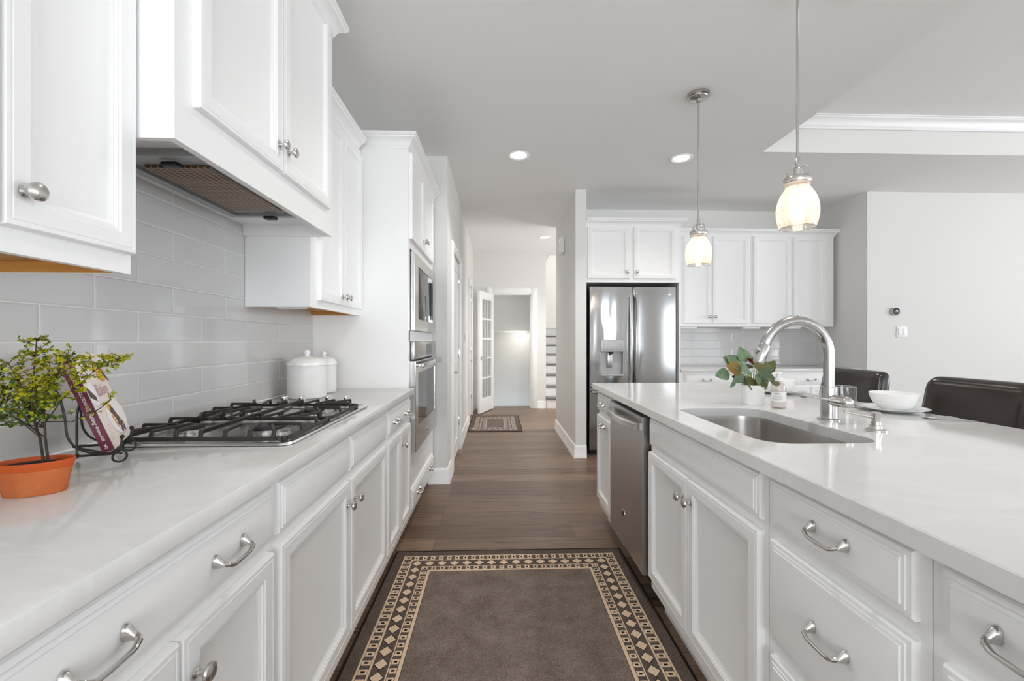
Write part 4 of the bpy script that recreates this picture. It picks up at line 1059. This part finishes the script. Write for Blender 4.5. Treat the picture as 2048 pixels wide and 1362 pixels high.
for k, (z, a0, a1, h) in enumerate(((.9775, -2.6, -2.0, .0018), (.974, -2.55, -1.9, .0018), (.966, -2.8, -1.7, .0008), (.9635, -2.8, -1.55, .0008), (.9595, -2.8, -1.65, .0008), (.957, -2.8, -1.75, .0008), (.953, -2.8, -1.7, .0008), (.950, -2.8, -2.0, .0008))):
    b.loops([[V((bx_ + (rr + .0003) * math.cos(a), by_ + (rr + .0003) * math.sin(a), zz)) for a in [a0 + (a1 - a0) * i / 8 for i in range(9)]] for zz in (z, z + h)], False, False, closed=False)
obj('printed_lines', b, 'ink', lb_)
b = B(); b.lathe([(.0145, 0), (.0145, .014), (.008, .016), (.006, .020), (.006, .028), (.013, .030), (.013, .037), (.010, .039), (0, .039)], (bx_, by_, 1.028), seg=24)
b.tube([(bx_ - .005, by_, 1.062), (bx_ - .022, by_, 1.061), (bx_ - .026, by_, 1.056)], [.005, .0045, .004], 10); obj('pump', b, 'plastic', t)

# tumbler
gx, gy = 1.502, 1.832
t = thing('tumbler', 'clear drinking glass on the island behind the faucet', 'glass', (gx, gy, .915))
b = B(); b.lathe([(.040, .008), (.0415, .014), (.0425, .0855)], (gx, gy, .9155), seg=44, cap0=False, cap1=False); b.lathe([(.038, .010), (.0395, .016), (.0405, .0855)], (gx, gy, .9155), seg=44, cap0=False, cap1=False); obj('wall', b, 'pane', t)
b = B(); b.lathe([(0, 0), (.037, 0), (.040, .003), (.040, .008), (.036, .0095), (0, .009)], (gx, gy, .9155), seg=44, cap0=False, cap1=False); obj('base', b, 'glass', t, label='thick glass base')
b = B(); b.tube([(gx + .0415 * math.cos(k), gy + .0415 * math.sin(k), 1.001) for k in [2 * PI * q / 44 for q in range(45)]], .0012, 6, False); obj('rim', b, 'glass', t)

# place settings
SET = [((1.588, 1.694), 'near the right hand stool', 'near'), ((1.515, 2.300), 'behind the soap bottle', 'far')]
for i, ((sx_, sy_), where, nf) in enumerate(SET):
    b = B(); b.lathe([(.050, 0), (.062, .002), (.099, .013), (.112, .0165), (.1125, .018), (.110, .0185), (.097, .0155), (.062, .005), (0, .0045)], (sx_, sy_, .9155), seg=56)
    tag(obj('plate', b, 'plate'), 'pale plate on the island %s, under a white bowl' % where, 'plate', 'place setting plates')
    m_ = 'ceramic'; b = B()
    prof = [(.034, 0), (.038, .0015), (.050, .010), (.064, .026), (.0735, .044), (.0785, .060), (.0800, .068), (.0785, .0695), (.0765, .068), (.070, .048), (.054, .022), (.028, .010), (0, .0095)]
    b.lathe(prof, (sx_ + .004, sy_, .9155 + .0052), seg=56)
    tag(obj('bowl', b, 'bowlw'), 'white textured bowl on the pale plate %s' % where, 'bowl', 'place setting bowls')
    p0 = V((sx_ - .040, sy_ - .150, .9155)) if i == 0 else V((sx_ + .005, sy_ - .145, .9155)); d = V((.86, -.50, 0)).normalized() if i == 0 else V((.9, -.42, 0)).normalized(); s = V((-d.y, d.x, 0)); b = B(); rings = []
    for q, wd, z, dip in ((0, .002, .010, 0), (.008, .011, .007, .003), (.022, .0165, .0045, .004), (.038, .015, .005, .0035), (.050, .006, .008, .001), (.058, .0028, .011, 0), (.085, .0025, .013, 0), (.115, .004, .006, 0), (.150, .0065, .0022, 0), (.155, .003, .002, 0)):
        c = p0 + d * q + V((0, 0, z)); rings.append([c - s * wd, c - V((0, 0, dip + .0008)), c + s * wd, c - V((0, 0, dip - .0008))])
    b.loops(rings); tag(obj('spoon', b, 'chrome'), 'steel spoon on the island in front of the plate %s' % where, 'spoon', 'place setting spoons')

# bar stools
for i, yc in enumerate((1.735, 2.368)):
    x = 1.925; hw = .205
    t = thing('bar_stool', ['dark brown leather bar stool at the right picture edge, behind the white bowl', 'dark brown leather bar stool behind the faucet and drinking glass'][i], 'stool', (x - .1, yc, 0), 'leather bar stools at the island')
    b = B(); rings = []
    # padded back: closed cross-sections in the y/x plane, stacked up a leaning axis
    for z, w2, th, ins in ((.62, hw - .02, .03, 0), (.64, hw - .004, .042, 0), (.74, hw, .046, 0), (.90, hw - .002, .046, 0), (.97, hw - .004, .0445, 0), (1.0, hw - .006, .042, 0), (1.012, hw - .0085, .0385, 0), (1.022, hw - .0125, .034, 0), (1.030, hw - .019, .027, 0), (1.0355, hw - .028, .019, 0), (1.038, hw - .04, .010, 0)):
        xc = x + .03 + (z - .62) * .16; ring = []; nn = 56
        for k in range(nn):
            a = 2 * PI * k / nn; ca, sa = math.cos(a), math.sin(a); e_ = .28
            yy = w2 * math.copysign(abs(ca) ** e_, ca); xx = th * math.copysign(abs(sa) ** .55, sa)
            ring.append(V((xc + xx + .022 * (yy / hw) ** 2 * -1, yc + yy, z)))
        rings.append(ring)
    b.loops(rings); bk = obj('backrest', b, 'leather', t, sharp=60)
    b = B()
    for k in (32, 52): b.tube([r_[k] + V((-.0008, 0, 0)) for r_ in rings[1:7]], .0014, 5)
    obj('stitching', b, 'stitch', bk)
    b = B(); b.box(x - .33, yc - hw + .005, .56, x + .03, yc + hw - .005, .66, .03, 4); obj('seat', b, 'leather', t, sharp=60)
    for sx2 in (-.30, .02):
        for sg in (-1, 1):
            b = B(); lx, ly = x + sx2, yc + sg * (hw - .03); ox = .03 if sx2 > 0 else -.015
            b.loops([[V((lx + ox * (1 - q) + a * h, ly + c * h, z)) for a, c in ((-1, -1), (1, -1), (1, 1), (-1, 1))] for q, z, h in ((0, .001, .015), (1, .561, .021))]); obj('leg', b, 'darkwood', t)
    b = B(); b.box(x - .31, yc - hw + .045, .20, x - .285, yc + hw - .045, .225); b.box(x - .28, yc - hw + .02, .24, x + .02, yc - hw + .04, .262); b.box(x - .28, yc + hw - .04, .24, x + .02, yc + hw - .02, .262); obj('foot_rail', b, 'darkwood', t)

# ------------------------------------------------------------------ things on the left counter
# gas cooktop
cx0, cx1, cy0, cy1 = -1.055, -.556, 1.190, 1.925
t = thing('gas_cooktop', 'stainless gas cooktop with black grates on the left counter', 'cooktop', (-.8, 1.55, .915))
b = B(); b.loops([rrect(cx0 + i, cx1 - i, cy0 + i, cy1 - i, .035 - i * .6, z, 5) for i, z in ((.004, .9155), (0, .918), (0, .920), (.004, .9235), (.014, .9245), (.020, .9215))]); obj('plate', b, 'steel_plate', t)
BUR = [(-.695, 1.345, .050), (-.925, 1.345, .038), (-.695, 1.665, .042), (-.925, 1.665, .036)]
for x, y, r in BUR:
    b = B(); b.lathe([(r * 1.25, 0), (r * 1.2, .004), (r * .95, .005), (r * .95, .013), (r * .8, .014)], (x, y, .9216), seg=36); bn = obj('burner', b, 'steel', t)
    b = B(); b.lathe([(r * .75, 0), (r, .001), (r, .007), (r * .9, .009), (0, .0095)], (x, y, .9357), seg=36); obj('burner_cap', b, 'cast', bn)
for gi, (g0, g1) in enumerate(((1.206, 1.512), (1.518, 1.830))):
    b = B(); gx0, gx1 = -1.035, -.575; zb, ztp = .933, .954; r = .0058
    def bar(p, q, hw=.0036, hh=.0045):
        p, q = V(p), V(q); d = (q - p).normalized(); s = d.cross(V((0, 0, 1)));
        s = s.normalized() if s.length > 1e-4 else V((1, 0, 0)); u_ = s.cross(d)
        b.obox(p - s * hw - u_ * hh, s * 2 * hw, (q - p), u_ * 2 * hh, .0015, 1)
    cr_ = .02
    ringp = rrect(gx0, gx1, g0, g1, .025, zb, 3)
    for p, q in zip(ringp, ringp[1:] + ringp[:1]): bar(p, q, .0042, .0055)
    xm = (gx0 + gx1) / 2
    bar((xm, g0, ztp - .004), (xm, g1, ztp - .004))
    nf = 7
    for k in range(nf):
        xx = gx0 + .035 + (gx1 - gx0 - .07) * k / (nf - 1); ln = (.085, .115, .10, .155, .10, .115, .085)[k]; sk = (.045, .03, .012, .0, -.012, -.03, -.045)[k]
        for yy, sg in ((g0, 1), (g1, -1)):
            bar((xx, yy, zb), (xx, yy + sg * .006, ztp + .002), .0048, .0045); bar((xx, yy + sg * .002, ztp), (xx + sk, yy + sg * ln, ztp), .0036, .0042)
    for yy in (g0 + (g1 - g0) * .33, g0 + (g1 - g0) * .67):
        for xx, sg in ((gx0, 1), (gx1, -1)):
            bar((xx, yy, zb), (xx + sg * .006, yy, ztp + .002), .0048, .0045); bar((xx + sg * .002, yy, ztp), (xx + sg * .10, yy, ztp), .0036, .0042)
    for xx in (gx0 + .01, gx1 - .01):
        for yy in (g0 + .01, g1 - .01): b.box(xx - .006, yy - .006, .9222, xx + .006, yy + .006, zb)
    obj('grate', b, 'cast', t, label='black cast iron grate')
for x in (-.645, -.722, -.832, -.905):
    b = B(); b.lathe([(.021, 0), (.021, .003), (.017, .005), (.0155, .006), (.0145, .024), (.013, .026)], (x, 1.883, .922), seg=28)
    b.box(x - .0065, 1.866, .946, x + .0065, 1.900, .964, .002); obj('control_knob', b, 'chrome', t, label='chrome control knob')

# canisters
for i, (x, y, r, h, hl) in enumerate(((-.958, 2.225, .0905, .160, .040), (-.962, 2.445, .067, .150, .034))):
    t = thing('canister', ['larger white woven pattern ceramic canister on the left counter behind the cooktop', 'smaller white ceramic canister in the counter corner behind the larger one'][i], 'canister', (x, y, .915))
    b = B(); b.lathe([(r * .95, 0), (r * .985, .003), (r, .012), (r * .985, .018), (r * .985, h - .006), (r * .96, h), (r * .8, h)], (x, y, .9155), seg=64); obj('body', b, 'weave%d' % i, t)
    z = .9155 + h
    b = B(); b.lathe([(r * .99, .0005), (r * 1.025, .002), (r * 1.025, .015), (r * .99, .018), (r * .95, .021), (r * .88, .030), (r * .70, .038), (r * .40, .043), (.011, .045), (.009, .052)], (x, y, z), seg=56); ld_ = obj('lid', b, 'ceramic', t)
    b = B(); rb = .015 if i == 0 else .0135; b.ball((x, y, z + .052 + rb * .8), rb, 20); obj('knob', b, 'ceramic', ld_)

# cookbook on its wire stand
B1 = V((-.870, 1.020, .953)); wdir = V((-.52, .854, 0)).normalized(); W_ = .218; ndir = V((wdir.y, -wdir.x, 0))
lean = math.radians(19.5); up = V((0, 0, math.cos(lean))) - ndir * math.sin(lean); nrm = ndir * math.cos(lean) + V((0, 0, math.sin(lean))); HB = .229; TB = .021
t = thing('cookbook', 'baking cookbook with maroon spine leaning on a black wire stand', 'book', tuple(B1))
def bp(a, c, h=0.): return B1 + wdir * a + up * c + nrm * h
b = B(); b.obox(bp(.002, 0, -.0012), wdir * (W_ - .002), up * HB, nrm * .0012); b.obox(bp(.002, 0, -TB), wdir * (W_ - .002), up * HB, nrm * .0012); obj('cover', b, 'cover', t)
b = B(); b.obox(bp(.0021, .002, -TB + .0013), wdir * (W_ - .006), up * (HB - .004), nrm * (TB - .0026)); obj('pages', b, 'pages', t)
b = B(); b.obox(bp(0, 0, -TB), wdir * .0019, up * HB, nrm * TB); sp = obj('spine', b, 'maroon', t, label='maroon spine with white lettering')
sf = lambda c: (bp(-.0003, c, -TB / 2), -up, nrm, -wdir)      # text runs down the spine
text('WILLIAMS-SONOMA', .0078, sf(.182), 'ink_white', sp, sx=.80); text('GLUTEN-FREE', .0085, sf(.122), 'ink_white', sp, sx=.86); text('Baking', .0105, sf(.080), 'ink_white', sp, shear=.3); text('Kristine Kidd', .0078, sf(.044), 'ink_white', sp, sx=.85); text('wo', .012, sf(.012), 'ink_white', sp, sx=.8)
cf = lambda a, c, h=.0003: (bp(a, c, h), wdir, up, nrm)
text('WILLIAMS-SONOMA', .0068, cf(W_ * .45, .208), 'ink', t); text('Baking', .046, cf(W_ * .56, .134, .0012), 'ink_pink', t, shear=.35, sx=.9, off=-.0009)
def art(name, m_, pts, h):
    b = B(); b.poly([bp(a, c, h) for a, c in pts], nrm * .0002); return obj(name, b, m_, t)
def ell(a, c, ra, rc, n=26, ph=0.): return [(a + ra * math.cos(2 * PI * k / n + ph), c + rc * math.sin(2 * PI * k / n + ph)) for k in range(n)]
art('picture', 'plateshade', ell(.152, .058, .086, .046), .0001); art('picture', 'platep', ell(.150, .061, .084, .045), .0004)
art('picture', 'plateshade', ell(.040, .128, .036, .030), .0001); art('picture', 'platep', ell(.038, .131, .034, .029), .0004); art('picture', 'choc', [(.006, .150), (.020, .146), (.052, .122), (.048, .112), (.006, .126)], .0007)
art('picture', 'bake', ell(.182, .178, .040, .027), .0004); art('picture', 'cake', ell(.168, .184, .026, .018), .0007); art('picture', 'choc', [(.165, .206), (.185, .200), (.225, .160), (.236, .150), (.222, .150), (.180, .186)], .0009)
art('picture', 'cake', [(.094, .088), (.118, .106), (.132, .094), (.172, .048), (.186, .032), (.150, .030), (.12, .060)], .0007)
b = B(); rb_ = random.Random(3)
for k in range(26):
    q = rb_.random(); a = .112 + .044 * q + rb_.uniform(-.012, .016); c = .088 - .064 * q + rb_.uniform(-.012, .012)
    b.poly([bp(x_, y_, .0009 + k * .00002) for x_, y_ in ell(a, c, .0075, .0055, 10)], nrm * .0002)
obj('picture', b, 'berry', t)
art('picture', 'bake', [(.100, .066), (.112, .040), (.130, .024), (.120, .044), (.108, .070)], .0008)
b = B()
for k in range(6): b.obox(bp(.022, .052 - k * .0065, .0002), wdir * (.030 - (k % 3) * .005), up * .0012, nrm * .0002)
obj('printed_lines', b, 'plateshade', t)

t = thing('book_stand', 'black wrought iron wire stand holding the cookbook', 'stand', (-.95, 1.10, .915))
b = B(); r = .0024; zb = .9155
def P(a, back, z): return V((B1.x, B1.y, 0)) + wdir * a - ndir * back + V((0, 0, z))
for a in (.004, .126):
    # hook in front of the book, arm under it and scroll foot
    b.wire([P(a, -.012, .976), P(a, -.010, .960), P(a, -.006, .948), P(a, .002, .942), P(a, .05, .944), P(a, .085, .947)], r, 8)
    b.ball(P(a, -.012, .979), .005, 14)
    pts = [P(a, .010, .942)]
    for k in range(0, 23):
        an = math.radians(95 - k * 19); rad = .0165 - .00042 * k
        pts.append(P(a, -.006 - rad * math.cos(an), zb + .0192 + rad * math.sin(an)))
    b.wire(pts, r, 8)
    # swept back-rest wire behind the book
    b.wire([P(a, .012, .943), P(a, .040, .949), P(a, .064, .964), P(a, .078, .990), P(a, .082, 1.03), P(a, .090, 1.075), P(a, .104, 1.11)], r, 8)
b.wire([P(.004, .104, 1.11), P(.065, .106, 1.125), P(.126, .104, 1.11)], r, 8)
q = P(.125, .088, 0)
b.wire([V((q.x, q.y, zb + .005)), V((q.x, q.y, 1.02)), P(.118, .078, 1.06)], r, 8); b.ball((q.x, q.y, zb + .006), .0052, 14)
b.wire([P(.130, .096, .944), P(.006, .012, .943)], r, 8); b.wire([P(.126, .094, .944), P(.126, .012, .943)], r, 8)
obj('wire_frame', b, 'iron', t)

# little tree in an oval terracotta pot
pcx, pcy = -.862, .842; rot = math.radians(22); ez = .9155
t = thing('potted_tree', 'small artificial yellow green tree in an oval terracotta pot on the left counter', 'potted plant', (pcx, pcy, .915))
def oval(a_, c_, z, n=44): return [V((pcx + a_ * math.cos(k) * math.cos(rot) - c_ * math.sin(k) * math.sin(rot), pcy + a_ * math.cos(k) * math.sin(rot) + c_ * math.sin(k) * math.cos(rot), ez + z)) for k in [2 * PI * i / n for i in range(n)]]
b = B(); b.loops([oval(.043, .0245, 0), oval(.0445, .026, .002), oval(.0525, .032, .046), oval(.050, .0295, .048), oval(.048, .028, .046)], True, True); pt = obj('pot', b, 'terra', t)
b = B(); b.loops([oval(.0528, .0322, .046), oval(.0535, .033, .047), oval(.0565, .0355, .0605), oval(.0555, .0345, .0615), oval(.0525, .032, .060), oval(.0505, .030, .050)], False, False); obj('rim', b, 'terra_rim', pt)
b = B(); b.loops([oval(.0495, .0295, .050), oval(.040, .022, .0555), oval(.015, .008, .058)], False, True); obj('soil', b, 'soil', t)
rt = random.Random(5); base = V((pcx + .010, pcy + .002, ez + .052)); sb = B(); tips = []
STEMS = [((.004, 0), [(-.004, .0, .05), (-.020, .0, .10), (-.018, .0, .145), (-.012, 0, .20), (-.010, 0, .235)]), ((.010, .002), [(.006, 0, .05), (.004, 0, .10), (.002, .01, .15), (.004, .01, .19)]),
         ((.0, .004), [(-.01, .01, .04), (-.05, .01, .075), (-.09, 0, .085), (-.115, -.01, .072)]), ((.008, 0), [(.016, 0, .055), (.045, .01, .078), (.085, .02, .100), (.108, .02, .118)]),
         ((.004, 0), [(.0, 0, .07), (.030, .01, .125), (.075, .01, .165), (.100, .015, .190), (.128, .02, .198)]), ((.0, 0), [(-.02, 0, .07), (-.055, 0, .13), (-.085, -.005, .170), (-.10, -.01, .185)]),
         ((.0, 0), [(-.015, -.01, .06), (-.06, -.015, .11), (-.105, -.02, .135)]), ((.0, 0), [(-.012, .0, .08), (-.035, .0, .14), (-.055, -.005, .19)]), ((.0, 0), [(.002, 0, .09), (.02, 0, .15), (.035, 0, .185), (.06, .0, .20)]),
         ((.0, 0), [(.0, -.012, .07), (.012, -.03, .12), (.03, -.035, .155)]), ((.0, 0), [(-.01, -.012, .07), (-.03, -.035, .11), (-.05, -.045, .14)]), ((.0, 0), [(-.01, .012, .08), (-.03, .03, .12), (-.05, .04, .15)])]
ly, lg = B(), B()
def leaflet(p, d, s, bb):
    d = V(d).normalized(); upv = V((rt.uniform(-.5, .5), rt.uniform(-1, -.3), rt.uniform(.3, 1))); sd = d.cross(upv)
    if sd.length < .1: return
    sd.normalize(); nn = sd.cross(d).normalized()
    bb.loops([[p, p + d * s * .02 + nn * .0004], [p + d * s * .55 - sd * s * .52, p + d * s * .6 + nn * s * .08], [p + d * s * .98 - sd * s * .36, p + d * s * 1.05], [p + d * s * .98 + sd * s * .36, p + d * s * 1.04 + nn * .0003], [p + d * s * .55 + sd * s * .52, p + d * s * .55 + nn * s * .05]], False, False, closed=False) if False else bb._new([p, p + d * s * .5 - sd * s * .5, p + d * s * .95 - sd * s * .38, p + d * s * 1.05 + nn * s * .1, p + d * s * .95 + sd * s * .38, p + d * s * .5 + sd * s * .5], [(0, 1, 2, 3), (0, 3, 4, 5)])
for k, (o2, st_) in enumerate(STEMS):
    pts = ([base + V((o2[0], o2[1], 0))] if k < 2 else [base + V((-.004 + (k % 3) * .003, (k % 2) * .004, .050 + .010 * (k % 5)))]) + [base + V(q) for q in st_ if k < 2 or q[2] > .062]; n = len(pts)
    # smooth
    sm = []
    for i in range(n - 1):
        for q in (0, .33, .66): sm.append(pts[i].lerp(pts[i + 1], q))
    sm.append(pts[-1]); sb.tube(sm, [max(.0007, (.0017 if k < 2 else .0006) * (1 - i / len(sm)) + .0006) for i in range(len(sm))], 6)
    for i, p in enumerate(sm):
        q = i / len(sm)
        if q < .32: continue
        for _ in range(4 if k not in (3,) else 1):
            d = V((rt.uniform(-1, 1), rt.uniform(-.8, .8), rt.uniform(-.35, .75))).normalized(); L = rt.uniform(.014, .040); e2 = p + d * L
            sb.tube([p, e2], [.0006, .0004], 4)
            for m_ in range(11 if k != 3 else 5):
                pp = p.lerp(e2, rt.uniform(.3, 1.05)); hi = pp.z - base.z
                yel = rt.random() < min(.92, max(.12, (hi - .060) * 12))
                leaflet(pp, V((rt.uniform(-1, 1), rt.uniform(-1, 1), rt.uniform(-.5, .6))), rt.uniform(.0036, .0072), ly if yel or k == 3 else lg)
obj('trunk', sb, 'stem', t)
b = ly; obj('foliage', ly, 'leaf_y', t, label='yellow green leaves'); obj('foliage', lg, 'leaf_g', t, label='darker green lower leaves')


# ------------------------------------------------------------------ rugs
def rug(name, label, x0, x1, y0, y1, mg, wb, wd_, wi, fine=True, rotz=0., mats=('rug_field', 'rug_edge', 'rug_beige', 'rug_bind', 'rug_dark')):
    b = B(); th = .009; zt_ = th
    def slab(xa, xb, ya, yb, z0, z1): b.box(xa, ya, z0, xb, yb, z1)
    def ringq(i0, i1, z, mi):
        b.mi = mi
        a = [(x0 + i0, y0 + i0), (x1 - i0, y0 + i0), (x1 - i0, y1 - i0), (x0 + i0, y1 - i0)]; c = [(x0 + i1, y0 + i1), (x1 - i1, y0 + i1), (x1 - i1, y1 - i1), (x0 + i1, y1 - i1)]
        for k in range(4):
            j = (k + 1) % 4; b._new([(*a[k], z), (*a[j], z), (*c[j], z), (*c[k], z)], [(0, 1, 2, 3)])
    b.mi = 1; slab(x0, x1, y0, y1, .001, zt_)
    e = .00025
    ringq(0, .010, zt_ + e, 3)
    i = mg; ln = wb * .15
    ringq(i, i + ln, zt_ + e, 2); ringq(i + wb - ln, i + wb, zt_ + e, 2); ringq(i + ln, i + ln + .0022, zt_ + e, 4); ringq(i + wb - ln - .0022, i + wb - ln, zt_ + e, 4); bands = [(i + wb / 2, wb - 2 * ln)]
    j = i + wb + wd_
    ringq(j, j + wi * .10, zt_ + e, 2); ringq(j + wi * .72, j + wi, zt_ + e, 2); ringq(j + wi * .10, j + wi * .14, zt_ + e, 4); ringq(j + wi, j + wi + .0022, zt_ + e, 4); ringq(j + wi * .69, j + wi * .72, zt_ + e, 4); bands.append((j + wi * .41, wi * .58))
    b.mi = 0; k = j + wi + .0022; b._new([(x0 + k, y0 + k, zt_ + e), (x1 - k, y0 + k, zt_ + e), (x1 - k, y1 - k, zt_ + e), (x0 + k, y1 - k, zt_ + e)], [(0, 1, 2, 3)])
    def along(c_, step):
        """points with direction on the rectangle inset by c_"""
        out = []
        for (ax, ay), (bx2, by2) in (((x0 + c_, y0 + c_), (x1 - c_, y0 + c_)), ((x1 - c_, y0 + c_), (x1 - c_, y1 - c_)), ((x1 - c_, y1 - c_), (x0 + c_, y1 - c_)), ((x0 + c_, y1 - c_), (x0 + c_, y0 + c_))):
            L = math.hypot(bx2 - ax, by2 - ay); nn = max(1, round(L / step))
            for q in range(nn):
                f_ = q / nn; out.append((ax + (bx2 - ax) * f_, ay + (by2 - ay) * f_, (bx2 - ax) / L, (by2 - ay) / L))
        return out
    def dia(cx_, cy_, dx, dy, a_, c_, z, mi, sq=False):
        b.mi = mi; px2, py2 = -dy, dx
        pts = [(a_, 0), (0, c_), (-a_, 0), (0, -c_)] if not sq else [(a_, -c_), (a_, c_), (-a_, c_), (-a_, -c_)]
        b._new([(cx_ + dx * u2 + px2 * v2, cy_ + dy * u2 + py2 * v2, z) for u2, v2 in pts], [(0, 1, 2, 3)])
    for x, y, dx, dy in along(mg + wb + wd_ / 2, wd_ * 1.08):
        dia(x, y, dx, dy, wd_ * .53, wd_ * .46, zt_ + e * 1.5, 4); dia(x, y, dx, dy, wd_ * .455, wd_ * .40, zt_ + e * 2.4, 2)
    for c_, h_ in bands:
        for x, y, dx, dy in along(c_, wb * .86):
            dia(x, y, dx, dy, wb * .24, h_ * .46, zt_ + e * 1.5, 2, True)
            if fine: dia(x, y, dx, dy, wb * .09, h_ * .22, zt_ + e * 2.4, 4, True)
    o = obj(name, b, mats)
    tag(o, label, 'rug'); o.rotation_euler = (0, 0, rotz)
    return o


rug('rug', 'brown runner rug with beige diamond border in the aisle, nearest the camera', -.567, .703, .95, 2.478, .058, .052, .060, .050)
rug('rug', 'brown rug with pale borders down the hall by the open glazed door', -.395, .335, 5.72, 6.90, .075, .055, .060, .055, False, mats=('rug2_field', 'rug2_edge', 'rug2_pale', 'rug_bind', 'rug2_edge'))
